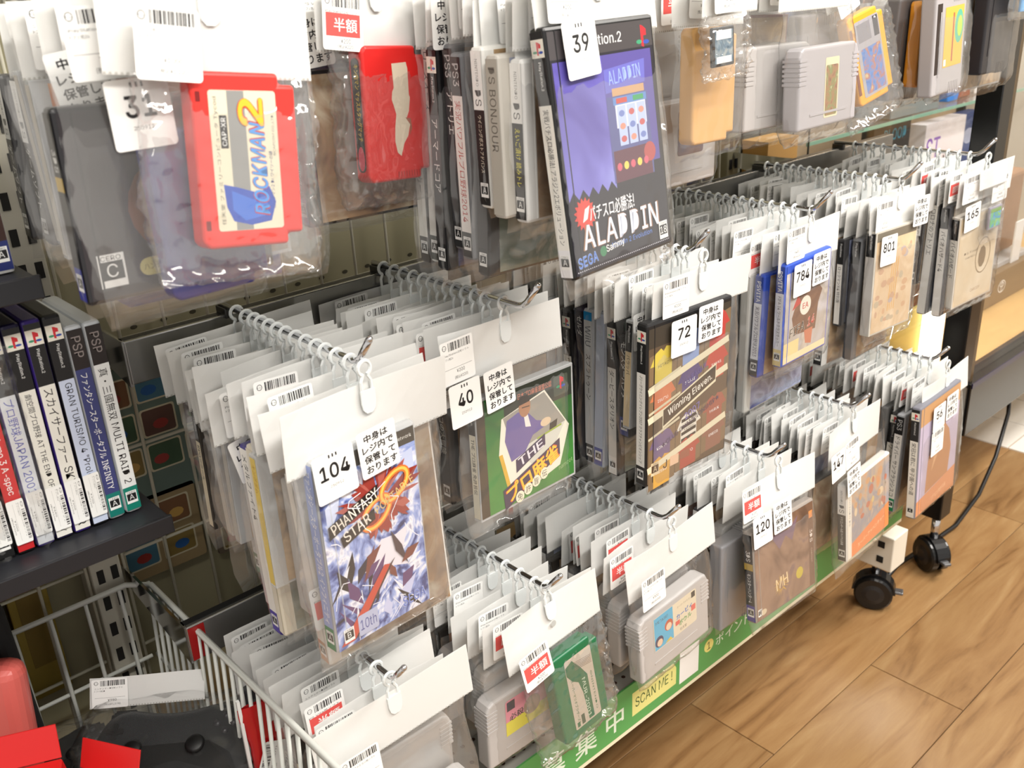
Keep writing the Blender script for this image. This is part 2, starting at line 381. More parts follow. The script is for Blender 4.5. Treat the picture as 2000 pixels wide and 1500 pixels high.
# ------------------------------------------------------------------ cases and cartridges
DIM = {'dvd': (.135, .0145, .190), 'psp': (.105, .0145, .177), 'vita': (.105, .0135, .135), 'ds': (.136, .0145, .125), 'cd': (.142, .0105, .125),
       'blu': (.136, .0145, .171), 'fc': (.070, .0175, .108), 'sfc': (.1275, .020, .086), 'sfcv': (.086, .020, .1275), 'dscard': (.033, .004, .035), 'slab': (.105, .0145, .148), 'bigbox': (.125, .028, .13)}
BODY = {}
def body_me(kind):
    if kind in BODY: return BODY[kind]
    w, t, h = DIM[kind]
    if kind == 'fc':
        a_, b_ = w/2, h/2
        me = prism_me([(-a_+.004, -b_), (.024, -b_), (.024, -b_+.007), (a_, -b_+.007), (a_, b_-.007), (.024, b_-.007), (.024, b_), (-a_+.004, b_), (-a_, b_-.004), (-a_, -b_+.004)], -t/2, t/2, .0026, 3)
    elif kind in ('sfc', 'sfcv'):
        W_, H_ = DIM['sfc'][0], DIM['sfc'][2]
        pts = [(-W_/2, -H_/2), (W_/2, -H_/2), (W_/2, H_/2-.009), (W_/2-.003, H_/2-.003), (W_/2-.009, H_/2), (-W_/2+.009, H_/2), (-W_/2+.003, H_/2-.003), (-W_/2, H_/2-.009)]
        bm = bmesh.new(); prism(bm, pts, -t/2, t/2); bmesh.ops.recalc_face_normals(bm, faces=bm.faces[:])
        bmesh.ops.bevel(bm, geom=[e for e in bm.edges if e.calc_face_angle(0) > .9], offset=.003, segments=3, profile=.5, affect='EDGES')
        for k in range(6):                                    # grip ribs
            z = H_/2-.014-k*.0048
            for s in (-1, 1):
                bbox(bm, *sorted((s*(W_/2-.014), s*(W_/2+.0006))), -t/2-.0005, t/2+.0005, z, z+.0026)
        bbox(bm, -W_/2+.024, W_/2-.024, -t/2-.0006, -t/2+.001, -H_/2+.014, -H_/2+.0165)
        if kind == 'sfcv': bmesh.ops.rotate(bm, verts=bm.verts[:], cent=(0, 0, 0), matrix=Matrix.Rotation(math.radians(90), 3, 'Y'))
        me = bm_mesh(bm)
    else:
        me = box_me(-w/2, w/2, -t/2, t/2, -h/2, h/2, {'dvd': .0028, 'psp': .0035, 'vita': .0035, 'blu': .003, 'ds': .003, 'dscard': .0012}.get(kind, .0008))
        bm = bmesh.new(); bm.from_mesh(me)
        if kind in ('dvd', 'psp', 'vita', 'blu', 'ds'):       # thumb notch ridge and hinge groove lip
            bbox(bm, w/2-.0005, w/2+.0006, -t/2+.004, t/2-.004, -.012, .012)
            bbox(bm, -w/2+.011, -w/2+.0122, -t/2-.0004, -t/2+.001, -h/2+.003, h/2-.003)
        elif kind == 'cd':
            for z in (-h/2+.018, h/2-.018): bbox(bm, w/2-.001, w/2+.0004, -t/2+.002, t/2-.002, z-.006, z+.006)
        bm.to_mesh(me); bm.free()
    BODY[kind] = me; return me
def body_mats(kind, col):
    key = 'body_%s_%02x%02x%02x' % ((kind,)+tuple(col)) if col else 'clear'
    return CLEARCASE if col is None else mat('plastic_%d_%d_%d' % tuple(col), col, .38, noise=.03, nscale=30)
BODYC = {}
def body_obj(kind, col, parent, loc):
    k = (kind, col)
    if k not in BODYC:
        me = body_me(kind).copy(); me.materials.append(body_mats(kind, col)); BODYC[k] = me
    nm = {'fc': 'cartridge', 'sfc': 'cartridge', 'sfcv': 'cartridge', 'dscard': 'game_card', 'bigbox': 'game_box'}.get(kind, 'game_case')
    return link(nm, BODYC[k], parent, loc=loc)
SPN = {}
def spine_me(kind, plat, bg, title, tc, bot, art=None):
    k = (kind, plat, bg, title, tc, bot)
    if k in SPN: return SPN[k]
    w, t, h = DIM[kind]; t = t-.0022; hh = h/2-.003; p = P(); p.rect(-t/2, t/2, -hh, hh, bg)
    top = .0; L = 2*hh
    def vt(s, z0, z1, col, f=.55, bold=0.01, wd=None):         # lettering running down the spine
        n = max(1, len(s)); ln = z0-z1; hgt = min(t*f, ln/n*1.35); gw, gh = glyphs(s, bold)[2:]
        wid = min(ln, gw/gh*hgt) if gh else ln
        p.text(s, 0, z0-wid/2, hgt, col, wid, -90, bold)
    if plat == 'ps2':
        p.rect(-t/2, t/2, hh-.052, hh, BK); p.rect(-t/2, t/2, hh-.018, hh-.005, (236, 232, 220)); ps_logo(p, 0, hh-.0115, t*.8); vt('PlayStation.2', hh-.021, hh-.051, WH, .4); top = .055
    elif plat == 'ps1':
        p.rect(-t/2, t/2, hh-.032, hh, BK); vt('PlayStation', hh-.003, hh-.03, WH, .45); top = .036
    elif plat == 'ps3':
        p.rect(-t/2, t/2, hh-.03, hh, BK); vt('PS3', hh-.005, hh-.026, (200, 200, 200), .6); top = .034
    elif plat == 'psp':
        p.rect(-t/2, t/2, hh-.034, hh, (34, 26, 26)); vt('PSP', hh-.006, hh-.028, (150, 140, 138), .6); top = .038
    elif plat == 'ds':
        p.rect(-t/2, t/2, hh-.044, hh, WH); vt('NINTENDO', hh-.006, hh-.026, GY, .25); vt('DS', hh-.029, hh-.041, (90, 90, 90), .6); top = .048
    elif plat == '3ds':
        p.rect(-t/2, t/2, hh-.05, hh, BK); vt('3DS', hh-.022, hh-.036, (225, 225, 225), .5); p.rect(-t/2, t/2, hh-.048, hh-.039, (190, 160, 70)); top = .053
    elif plat == 'wii':
        vt('Wii', hh-.004, hh-.028, (140, 142, 146), .75); top = .04
    elif plat == 'wiiu':
        p.rect(-t/2, t/2, hh-.01, hh, (20, 130, 190)); vt('WiiU', hh-.016, hh-.042, (90, 96, 104), .7); top = .05
    elif plat == 'vita':
        p.rect(-t/2, t/2, hh-.034, hh, (36, 62, 150)); vt('PSVITA', hh-.006, hh-.032, WH, .5); top = .038
    else: top = .006
    bb = 0.
    if bot:
        bb = .022; p.rect(-t/2, t/2, -hh, -hh+bb, bot); cero(p, 0, -hh+bb*.55, t*.95, 'A')
    if title: vt(title, hh-top, -hh+bb+.004, tc, .6)
    SPN[k] = p.side(-w/2); SPN[k].materials.append(PRINT); return SPN[k]
GEN = [((200, 190, 165), (150, 120, 90), (90, 70, 60)), ((60, 70, 120), (150, 160, 190), (30, 30, 50)), ((120, 90, 70), (190, 160, 120), (60, 45, 40)), ((150, 160, 150), (90, 110, 100), (210, 205, 190)), ((170, 60, 50), (210, 160, 120), (60, 40, 40))]
COV = {}
def generic_cover(kind, i):
    k = (kind, i % 5)
    if k not in COV:
        w, t, h = DIM[kind]; p = P(); p.rect(-w/2+.012, w/2-.003, -h/2+.003, h/2-.003, WH, 1); COV[k] = p.front(-t/2); COV[k].materials.append(PRINT)
        COV[k].materials.append(art_mat('generic_art_%d' % (i % 5), GEN[i % 5], 18))
    return COV[k]

# ------------------------------------------------------------------ a bagged game on a hook
def rotm(yaw, roll, pit):
    return Matrix.Rotation(math.radians(yaw), 3, 'Z') @ Matrix.Rotation(math.radians(pit), 3, 'X') @ Matrix.Rotation(math.radians(roll), 3, 'Y')
def bag(label, peg, kind, col, spine=None, cover=None, cz=None, cx=0., yaw=0., roll=0., pit=0., group=None, hw=None, hh=.05, fw_=None, fb=.016,
        prices=(), numbers=(), notes=(), seed=0, name='bagged_game', crinkle=False, cat='bagged game', clip=True, hole=False, extra=None, ctop=None, hcx=0., hz=0., back=True):
    w, t, h = DIM[kind]
    o = thing(name, label, cat, peg, (0, 0, 0), group); o.rotation_euler = rotm(yaw, roll, pit).to_euler()
    if cz is None: cz = -(ctop or .068)-h/2
    hw = hw or max(w+.02, .1); fw_ = fw_ or max(hw, w+.016)
    if clip: link('hang_clip', CLIP, o)
    link('header', header_me(hw, hh, seed, hole), o, loc=(hcx, 0, -.016+hz))
    cs = body_obj(kind, col, o, (cx, 0, cz))
    if spine:
        sp = link('spine_insert', spine_me(kind, *spine), cs)
    if cover is not None:
        cv = link('cover_art', cover, cs)
    link('bag_film', film_me(fw_, -.016-hh+.002+(round(hz/.004)*.004), cz-h/2-fb, t, seed, crinkle, back), o, loc=((cx+hcx)/2, 0, 0))
    ft = t/2+.0032
    for (x, z, r, var, red) in prices:
        s = link('price_label', price_me(var, red), o, STICK, (x+hcx, -(ft if z < -.016-hh+.018 else .0062), z+hz), (0, math.radians(r), 0))
    for (x, z, r, n) in numbers: link('number_label', number_me(n), o, STICK, (x, -ft-.0004, z), (0, math.radians(r), 0))
    for (x, z, r) in notes: link('store_note', note_me(), o, STICK, (x, -ft-.0008, z), (0, math.radians(r), 0))
    return o, cs
def posed(label, ctr, pegx, pegz, kind, col, yaw=0, roll=0, pit=0, **k):
    """front item: case centre known from the photograph (camera-origin metres); hangs from the peg"""
    M = rotm(yaw, roll, pit); C = Vector(ctr)
    # choose the peg's y so that the case hangs straight in its own plane
    zl = pegz-C.z; peg = Vector((pegx, C.y, pegz))
    for _ in range(4):
        loc = M.inverted() @ (C-peg); peg.y += (M @ Vector((0, loc.y, 0))).y
    loc = M.inverted() @ (C-peg)
    return bag(label, W(*peg), kind, col, yaw=yaw, roll=roll, pit=pit, cx=loc.x, cz=loc.z, **k)

# ================================================================== STRUCTURE
# floor: long planks with butt joints
floor = struct(link('floor', box_me(-1.5, 4.5, -1.6, 2.2, -.03, -.0025), None, mat('floor_base', (70, 50, 32), .8)))
def wood_mat(i):
    k = 'plank_wood_%d' % i
    if k in MATS: return MATS[k]
    m = bpy.data.materials.new(k); m.use_nodes = True; nt = m.node_tree; p = nt.nodes['Principled BSDF']
    tc = nt.nodes.new('ShaderNodeTexCoord'); mp = nt.nodes.new('ShaderNodeMapping'); mp.inputs['Scale'].default_value = (1.6, 11, 1); mp.inputs['Location'].default_value = (i*3.7, i*1.9, i)
    n = nt.nodes.new('ShaderNodeTexNoise'); n.inputs['Scale'].default_value = 2.2; n.inputs['Detail'].default_value = 8; n.inputs['Distortion'].default_value = 1.6
    n2 = nt.nodes.new('ShaderNodeTexNoise'); n2.inputs['Scale'].default_value = 30; n2.inputs['Detail'].default_value = 3
    r = nt.nodes.new('ShaderNodeValToRGB'); cr = r.color_ramp
    sh = (.94, 1.0, 1.06, .98, 1.03)[i]
    for q, (pos, cc) in enumerate(((.25, (128, 88, 50)), (.45, (176, 132, 84)), (.6, (190, 148, 98)), (.75, (206, 168, 118)))):
        e = cr.elements[q] if q < 2 else cr.elements.new(pos); e.position = pos; e.color = lin(tuple(min(255, v*sh*.80) for v in cc))+(1,)
    mx = nt.nodes.new('ShaderNodeMix'); mx.data_type = 'FLOAT'; mx.inputs[0].default_value = .12
    nt.links.new(tc.outputs['Object'], mp.inputs[0]); nt.links.new(mp.outputs[0], n.inputs['Vector']); nt.links.new(mp.outputs[0], n2.inputs['Vector'])
    nt.links.new(n.outputs[0], mx.inputs[2]); nt.links.new(n2.outputs[0], mx.inputs[3]); nt.links.new(mx.outputs[0], r.inputs[0]); nt.links.new(r.outputs[0], p.inputs['Base Color'])
    p.inputs['Roughness'].default_value = .34
    MATS[k] = m; return m
PW = .158; y0 = .434-PW*6
rnd = random.Random(3)
starts = {6: 1.297, 5: 1.05, 7: 1.008}
for j in range(13):
    x = starts.get(j, rnd.uniform(0, .9))
    while x > -.6: x -= .92
    while x < 4.2:
        link('plank', box_me(x+.0006, x+.9194, y0+j*PW+.0006, y0+(j+1)*PW-.0006, -.004, 0, .0006, 1), floor, wood_mat(rnd.randrange(5))); x += .92
# pale tiled floor beyond the display case
for i in range(5):
    for j in range(7):
        x, y = 2.25+i*.152, -.1+j*.152+.4
        link('floor_tile', box_me(x, x+.149, y, y+.149, -.002, .003), floor, mat('pale_tile', (236, 232, 224), .3, noise=.02))
struct(link('wall_back', box_me(-1.5, 4.5, 2.0, 2.05, 0, 2.8), None, mat('back_wall_paint', (176, 168, 150), .7, noise=.03)))
struct(link('wall_right', box_me(4.2, 4.25, -1.6, 2.0, 0, 2.8), None, mat('right_wall_paint', (198, 190, 176), .7, noise=.03)))
# ceiling lamps as fixtures (above the frame)
for x, y, l in ((.55, -.95, 2.4), (2.5, -.55, 1.6), (-1.3, -.95, 1.6)):
    o = link('ceiling_lamp', box_me(x-l/2-.05, x+l/2+.05, y-.2, y+.2, 2.78, 2.83, .004), None, mat('lamp_housing', (240, 240, 240), .5)); tag(o, {.55: 'longest white ceiling lamp, over the hook racks', 2.5: 'white ceiling lamp near the glass cabinet', -1.3: 'white ceiling lamp beyond the standing cases'}[x], 'ceiling lamp', 'ceiling lamps')
struct(link('ceiling', box_me(-1.5, 4.5, -1.6, 2.0, 2.84, 2.88), None, mat('ceiling_paint', (232, 230, 224), .8, noise=.02)))

# ---------------- rack: back panel, wire mesh, uprights, rails
YM = .965
rack = thing('back_panel', 'olive grey metal back panel behind the wire mesh', 'panel', W(0, 0, 0))
rack['kind'] = 'structure'; rack.name = 'wall_rack_panel'
link('panel_sheet', box_me(-.5, 1.30, 1.012, 1.02, -1.0, .6), rack, OLIVE)
link('panel_sheet', box_me(1.345, 1.62, 1.012, 1.02, -.9, .6), rack, mat('dark_panel', (96, 98, 88), .6))
hp = P()
for r_ in range(3):
    for i in range(46): hp.disc(-.1+i*.034+(r_ % 2)*.017, -.325-r_*.018, .0042, (70, 66, 52), .0026, 8)
o = link('perforation', hp.front(1.0118), rack, PRINT); o['kind'] = 'stuff'
def mesh_panel(x0, x1, label, col):
    m = mat('mesh_%d' % col[0], col, .45)
    t = thing('wire_mesh_panel', label, 'wire mesh', W(x0, YM, -.95))
    vm = tube_me([(0, 0, 0), (0, 0, 1.5)], .0019, 6); vm.materials.append(m)
    hm = tube_me([(0, 0, 0), (x1-x0, 0, 0)], .0021, 6); hm.materials.append(m)
    n = int((x1-x0)/.047)
    for i in range(n+1): link('wire', vm, t, loc=(i*(x1-x0)/n, 0, 0))
    for k in range(13): link('wire', hm, t, loc=(0, .003, .03+k*.12))
    return t
mesh_panel(-.45, .222, 'pale wire mesh panel behind the standing game spines and wire basket', (186, 182, 164))
mesh_panel(.262, 1.328, 'pale wire mesh panel running behind the hook rails', (186, 182, 164))
mesh_panel(1.39, 1.60, 'dark short wire mesh panel beside the glass cabinet', (70, 72, 66))
# slotted uprights
slotm = mat('slot_dark', (22, 20, 18), .8)
for x, ucol, lb in ((.241, (190, 186, 172), 'pale slotted steel upright beside the wire basket'), (1.358, (136, 130, 104), 'olive slotted steel upright at the end of the mesh')):
    t = thing('slotted_upright', lb, 'upright', W(x, .975, -1.08))
    link('column', box_me(-.016, .016, -.016, .03, 0, 1.7, .002), t, mat('upright_%d' % ucol[0], ucol, .45))
    sm = box_me(-.0035, .0035, -.0172, -.0155, 0, .016); sm.materials.append(slotm)
    for k in range(46):
        for dx in (-.007, .008): link('slot', sm, t, loc=(dx, 0, .06+k*.034))
# hook rails
def rail(z, y, x0, x1, label):
    t = thing('hook_rail', label, 'rail', W(x0, y, z))
    link('rail_bar', box_me(0, x1-x0, -.002, .004, -.042, 0, .0012), t, mat('rail_steel', (168, 168, 168), .22, .9))
    link('rail_lip', box_me(0, x1-x0, .004, .012, -.004, 0), t, mat('rail_lip_dark', (70, 70, 72), .3, .8))
    for xx in (0.0, 1.09):
        pm = bmesh.new()
        pts = [(.0, -.044), (.0, 0), (YM-y+.01, 0), (YM-y+.01, -.020), (.06, -.034)]
        A = [pm.verts.new((xx-.0015, q[0], q[1])) for q in pts]; B = [pm.verts.new((xx+.0015, q[0], q[1])) for q in pts]
        pm.faces.new(A); pm.faces.new(B[::-1])
        for i in range(5): pm.faces.new((A[i], B[i], B[(i+1) % 5], A[(i+1) % 5]))
        bmesh.ops.recalc_face_normals(pm, faces=pm.faces[:])
        link('bracket_arm', bm_mesh(pm), t, CHROME)
    return t
RZ = {1: .025, 2: -.270, 3: -.565}
rail(RZ[1]-.009, .835, .27, 1.60, 'topmost steel hook rail above the bagged cartridges')
rail(RZ[2]-.009, .835, .27, 1.66, 'steel hook rail behind the middle row of bags')
rr_ = rail(RZ[3]-.009, .812, .262, 1.60, 'lowest steel hook rail with a red end mark')
link('end_mark', box_me(.001, .018, -.0028, -.0020, -.040, -.002), rr_, mat('red_mark', (150, 24, 24), .3))
YB = {1: .60, 2: .615, 3: .598}
PX = {1: [.280, .470, .578, .800, .965, 1.120, 1.330, 1.475], 2: [.371, .550, .793, 1.031, 1.255, 1.485], 3: [.358, .549, .734, .940, 1.145, 1.381]}
PEGN = {1: ['the red robot-title cartridge', 'the torn-label red cartridge', 'the purple night-sky case', 'the small black game card', 'the brown-label grey cartridge', 'the yellow cartridge', 'the grey yellow-label cartridge', 'the blue card'],
        2: ['the lightning-art case', 'the green mahjong case', 'the football-shirt case', 'the blue-framed case', 'the autumn-pattern case', 'the compass-emblem case'],
        3: ['the red-label grey cartridge', 'the green cartridge', 'the cartoon-label grey cartridge', 'the brown dragon case', 'the orange adventure case', 'the tan baseball case']}
for row in (1, 2, 3):
    z = RZ[row]
    for i, x in enumerate(PX[row]):
        yb = YB[row]
        if row == 1: yb = (.55, .665, .515, .53, .575, .60, .58, .58)[i]
        yr = .812 if row == 3 else .835
        t = thing('peg_hook', 'chrome peg hook with upturned tip holding '+PEGN[row][i], 'peg hook', W(x, yr, z), group='chrome peg hooks on the rails')
        link('rod', tube_me([(0, .012, 0), (0, yb-yr, 0), (0, yb-yr-.006, .0015), (0, yb-yr-.012, .006), (0, yb-yr-.027, .024)], [.0029]*4+[.0029], 10), t, CHROME)
        link('tip', tube_me([(0, yb-yr-.0265, .0234), (0, yb-yr-.0283, .0255), (0, yb-yr-.029, .0263)], [.0030, .0025, .0012], 10), t, CHROME)
        link('rail_saddle', box_me(-.004, .004, -.006, .014, -.012, -.002, .001), t, mat('saddle_steel', (90, 90, 92), .3, .9))

# ---------------- bottom shelf with a printed green strip
sh = thing('display_shelf', 'grey perforated metal shelf with a green printed front strip', 'shelf', W(0, 0, 0))
SY, ST, SB, SX0, SX1 = .617, -.800, -.872, -.05, 1.400
link('shelf_plate', box_me(SX0, SX1, SY+.002, .958, ST-.012, ST-.002), sh, mat('shelf_grey', (160, 158, 150), .45, noise=.03))
hp = P()
for r_ in range(5):
    for i in range(92): hp.disc(SX0+.02+i*.0155+(r_ % 2)*.0077, SY+.018+r_*.026, .0028, (58, 34, 22), n=8)
o = link('perforation', hp.top(ST-.002), sh, PRINT); o['kind'] = 'stuff'
GR = (86, 160, 86)
p = P(); p.rect(SX0, SX1, SB+.006, ST, GR); p.rect(SX0, SX1, SB, SB+.006, (232, 226, 196))
zc = (ST+SB)/2+.003
for t_, x in (('お', .520), ('募', .573), ('集', .627), ('中', .678)): p.text(t_, x, zc-.004, .036, (226, 238, 220), bold=.025)
p.poly([(.710, zc-.018), (.796, zc-.018), (.796, zc+.008), (.790, zc+.018), (.710, zc+.018)], (226, 222, 140)); p.text('SCAN ME !', .752, zc, .015, (50, 90, 44), .072, bold=.005)
p.rect(.803, .843, zc-.024, zc+.026, WH)
p.disc(.865, zc+.004, .010, (232, 222, 130)); p.text('1', .865, zc+.004, .012, (60, 70, 40))
for i, t_ in enumerate('ポイント'): p.text(t_, .889+i*.021, zc+.002, .017, (226, 238, 220), bold=.02)
link('front_strip', p.front(SY), sh, PRINT)
link('strip_backing', box_me(SX0, SX1, SY, SY+.002, SB, ST, 0), sh, mat('strip_green', GR, .4))
def rot_z_box(): pass
# foot beam and caster of the rack
ft = thing('rack_foot', 'white rectangular steel foot with square holes under the shelf end', 'rack foot', W(1.408, .625, -.915))
link('beam', box_me(-.005, .045, 0, .36, -.068, 0, .002), ft, mat('foot_cream', (226, 220, 206), .4))
hm = box_me(-.0062, -.0045, -.006, .006, -.006, .006); hm.materials.append(slotm)
for yy in (.022, .075, .13): 
    for zz in (-.018, -.048): link('square_hole', hm, ft, loc=(0, yy, zz))
def caster(x, y, label, ang, r=.034):
    t = thing('caster_wheel', label, 'caster', (x, y, 0), (0, 0, math.radians(ang)))
    bm = bmesh.new()
    for s in (-1, 1):
        tube(bm, [(s*.004, 0, r), (s*.006, 0, r), (s*.018, 0, r), (s*.021, 0, r)], [r*.96, r, r, r*.9], 28)
    link('wheel', bm_mesh(bm), t, mat('caster_black', (14, 14, 15), .28))
    bm = bmesh.new(); tube(bm, [(-.023, 0, r), (-.021, 0, r)], [.012, .020], 20); link('hub_cap', bm_mesh(bm), t, mat('hub_dark', (30, 30, 32), .35))
    bm = bmesh.new(); tube(bm, [(.021, 0, r), (.023, 0, r)], [.020, .012], 20); link('hub_cap', bm_mesh(bm), t, mat('hub_dark', (30, 30, 32), .35))
    hood = bmesh.new(); prism(hood, [(math.cos(math.radians(q))*r*1.12, r+math.sin(math.radians(q))*r*1.12) for q in range(0, 181, 15)]+[(-r*.7, r), (r*.7, r)][::1], -.012, .012)
    bmesh.ops.rotate(hood, verts=hood.verts[:], cent=(0, 0, 0), matrix=Matrix.Rotation(math.radians(90), 3, 'Z')); bmesh.ops.recalc_face_normals(hood, faces=hood.faces[:])
    link('hood', bm_mesh(hood), t, mat('caster_hood', (22, 22, 24), .22))
    link('stem', tube_me([(0, 0, r*2-.002), (0, 0, .118)], .008, 12), t, CHROME)
    link('brake_lever', box_me(-.008, .008, -r*1.5, -r*.95, r*1.0, r*1.0+.006, .002), t, mat('brake_grey', (120, 120, 122), .3, .7))
    return t
caster(1.455, .676, 'black twin-wheel caster under the white rack foot', 25)
caster(1.640, .655, 'black caster with brake lever under the glass cabinet leg', -30)
# pale base bar low behind the basket
o = link('base_bar', box_me(.0, .62, .90, .93, -.96+H, -.935+H, .003), None, mat('base_bar_beige', (222, 196, 160), .5)); struct(o); o.name = 'trim_1'

# ---------------- glass display cabinet at the end of the rack
CX, CY = 1.62, .640
cab = thing('display_cabinet', 'black framed glass display cabinet on casters', 'display cabinet', (CX, CY, .02))
FR = mat('cabinet_black', (16, 16, 17), .22, noise=.1, nscale=6); GOLD = mat('cabinet_bronze_trim', (88, 72, 50), .35, .3)
GLASS = film_mat('cabinet_glass', .02, .0, 3, .02)
CW, CD = 1.25, .62
z0, z1, zb = .10, 1.9, .36-.02
for (x, y) in ((0, 0), (CW-.042, 0), (0, CD-.042), (CW-.042, CD-.042)):
    link('post', box_me(x, x+.042, y, y+.042, .10, 1.85, .002), cab, FR)
link('bottom_rail', box_me(.042, CW-.042, -.004, .042, zb-.075, zb+.03, .002), cab, FR)
link('bottom_rail_trim', box_me(.042, CW-.042, -.006, -.004, zb+.022, zb+.032), cab, mat('rail_navy', (20, 22, 60), .2))
link('side_rail', box_me(.0, .042, .042, CD-.042, zb-.075, zb+.03, .002), cab, FR)
link('post_trim', box_me(.042, .062, .004, .03, zb, 1.85), cab, GOLD)
link('floor_board', box_me(.01, CW-.01, .02, CD-.02, zb-.01, zb+.02), cab, mat('cabinet_board', (214, 176, 116), .4, noise=.08, nscale=9))
link('back_board', box_me(.04, CW-.04, CD-.02, CD-.01, zb+.02, 1.8), cab, mat('cabinet_back', (196, 176, 148), .6, noise=.05))
link('added_light_catcher', box_me(CW-.03, CW-.024, .042, CD-.042, zb+.02, 1.8), cab, mat('light_catcher_pale', (206, 202, 190), .6, noise=.04))  # pale board added to catch the top light as a bright backdrop
link('side_pane', box_me(.018, .022, .042, CD-.042, zb+.03, 1.82), cab, GLASS)
link('front_pane', box_me(.062, CW-.042, .012, .016, zb+.03, 1.82), cab, GLASS)
GSH = film_mat('green_edge_glass', .08, 0, 3, .02)
for zz, ya in ((.793, .36), (1.25, .05)):
    link('glass_shelf', box_me(.03, CW-.05, ya, CD-.03, zz-.006-.02, zz-.02), cab, GSH)
    link('shelf_edge', box_me(.03, CW-.05, ya-.002, ya, zz-.0265, zz-.0195), cab, mat('glass_edge_green', (130, 176, 156), .15))
link('light_panel', box_me(.113, .117, .092, .133, zb+.02, .60), cab, mat('cabinet_led', (255, 250, 235), .5, emit=((255, 248, 228), 5)))
area('cabinet_led_light', (CX+.10, CY+.112, .50), (0, math.radians(90), 0), .2, .04, 1.2, (1, .95, .82))
area('cabinet_top_light', (CX+.6, CY+.30, 1.84), (0, 0, 0), 1.0, .3, 13, (1, .95, .86))
link('yellow_divider', box_me(.125, .130, .135, .26, zb+.02, .60), cab, mat('yellow_board', (236, 220, 140), .5))
# things inside the cabinet
def flatbox(label, x, y, z, w_, d_, h_, col, cat='box', rotz=0, draw=None, name='boxed_item', tx=0):
    t = thing(name, label, cat, (x, y, z), (math.radians(tx), 0, math.radians(rotz)))
    link('box_body', box_me(-w_/2, w_/2, -d_/2, d_/2, 0, h_, .0012, 1), t, mat('box_%d_%d_%d' % tuple(col), col, .4, noise=.05, nscale=25))
    if draw:
        p = P(); draw(p); link('print', p.front(-d_/2, 0, h_/2), t, PRINT)
    return t
def d_blood(p): p.rect(-.085, .085, -.09, .09, (22, 20, 26)); p.text('BLOOD', .015, .055, .026, (70, 180, 220), .105, bold=.03)
def d_st(p):
    p.rect(-.105, .105, -.11, .11, (238, 236, 240)); p.text('ST', -.06, .05, .05, (130, 70, 190), .07, bold=.03); p.text('ILL', -.055, -.02, .04, (130, 70, 190), .08, bold=.03)
    p.text('MUU', .045, .0, .05, (30, 28, 34), .09, bold=.03); p.disc(.03, -.07, .05, (196, 140, 110), .03)
CB = .02+zb+.02
flatbox('black box with blue lettering standing in the glass cabinet', 2.135, 1.09, .595, .17, .03, .18, (18, 18, 22), draw=d_blood)
flatbox('white box with purple and black lettering in the glass cabinet', 2.375, 1.08, .525, .21, .04, .22, (238, 236, 240), draw=d_st)
flatbox('navy illustrated box beside the lettered white box', 2.555, 1.10, .50, .12, .03, .24, (44, 70, 130), draw=lambda p: (p.disc(.01, .06, .03, (170, 180, 210), .02), p.rect(-.06, .06, -.12, -.06, (120, 150, 190))))
flatbox('grey lower riser under the lettered boxes in the cabinet', 2.34, 1.10, CB, .70, .12, .50-CB-.002, (120, 116, 108), 'riser')
flatbox('grey tiered plastic stand on the glass shelf', 2.10, 1.06, .7935, .22, .10, .06, (128, 136, 138), 'stand')
flatbox('black small box beside the grey stand on the glass shelf', 2.24, 1.10, .7935, .05, .04, .075, (30, 36, 44))
tb = thing('toy_boat', 'blue and white toy boat on the glass shelf', 'toy', (2.335, 1.055, .7935))
link('hull', prism_me([(-.030, .022), (-.026, 0), (.026, 0), (.034, .022)], -.02, .02, .003), tb, mat('toy_blue', (30, 130, 226), .3)); link('deck', box_me(-.02, .02, -.014, .014, .022, .036, .004), tb, mat('toy_white', (240, 240, 244), .3)); link('cabin', box_me(-.04, .02, .022, .04, 0, .05, .003), tb, mat('toy_navy', (60, 80, 170), .3))
flatbox('brown confectionery tin with white lettering on the glass shelf', 2.43, 1.07, .7935, .06, .04, .075, (160, 90, 66), 'tin', draw=lambda p: (p.text('m', 0, .016, .018, WH, .04, bold=.04), p.disc(0, -.014, .012, (236, 220, 210))))
t = thing('price_card', 'white folded price card on the glass shelf', 'price card', (2.52, 1.05, .7935), (0, 0, math.radians(-20)))
link('card_face', prism_me([(-.022, 0), (.03, 0), (.005, .12), (-.02, .12)], -.001, .001), t, mat('card_white', (244, 244, 244), .5)); link('card_back', prism_me([(-.022, 0), (.03, 0), (.005, .12), (-.02, .12)], .02, .022), t, mat('card_white', (244, 244, 244), .5))
flatbox('small red tin behind the white price card', 2.585, 1.10, .7935, .05, .04, .05, (180, 50, 44), 'tin')
flatbox('brown box with a white oval emblem in the cabinet', 2.215, .905, CB, .34, .2, .075, (124, 104, 76))
p = P(); p.ring(0, 0, .020, .0145, .0026, WH); p.ring(0, .004, .011, .0055, .0022, WH); p.ring(0, 0, .0052, .0135, .0022, WH)
t = thing('emblem_plate', 'white oval emblem on the brown box in the cabinet', 'emblem', (2.185, .8045, CB+.038)); link('emblem', p.front(0), t, PRINT)
t = thing('acrylic_stand', 'clear acrylic stand with a white price card', 'stand', (2.27, .85, CB+.0755))
link('tray', box_me(-.09, .09, -.03, .08, 0, .012, .002), t, CLEARCASE); link('card', box_me(-.022, .022, -.034, -.031, .0, .095), t, mat('card_white', (240, 240, 240), .5))
link('stone', box_me(-.05, .08, .0, .07, .013, .20, .012, 3), t, mat('stone_brown', (150, 112, 80), .7, noise=.3, nscale=18))
flatbox('orange trimmed flat box standing on the acrylic stand level', 2.36, 1.0, CB+.0, .12, .08, .24, (196, 110, 70))
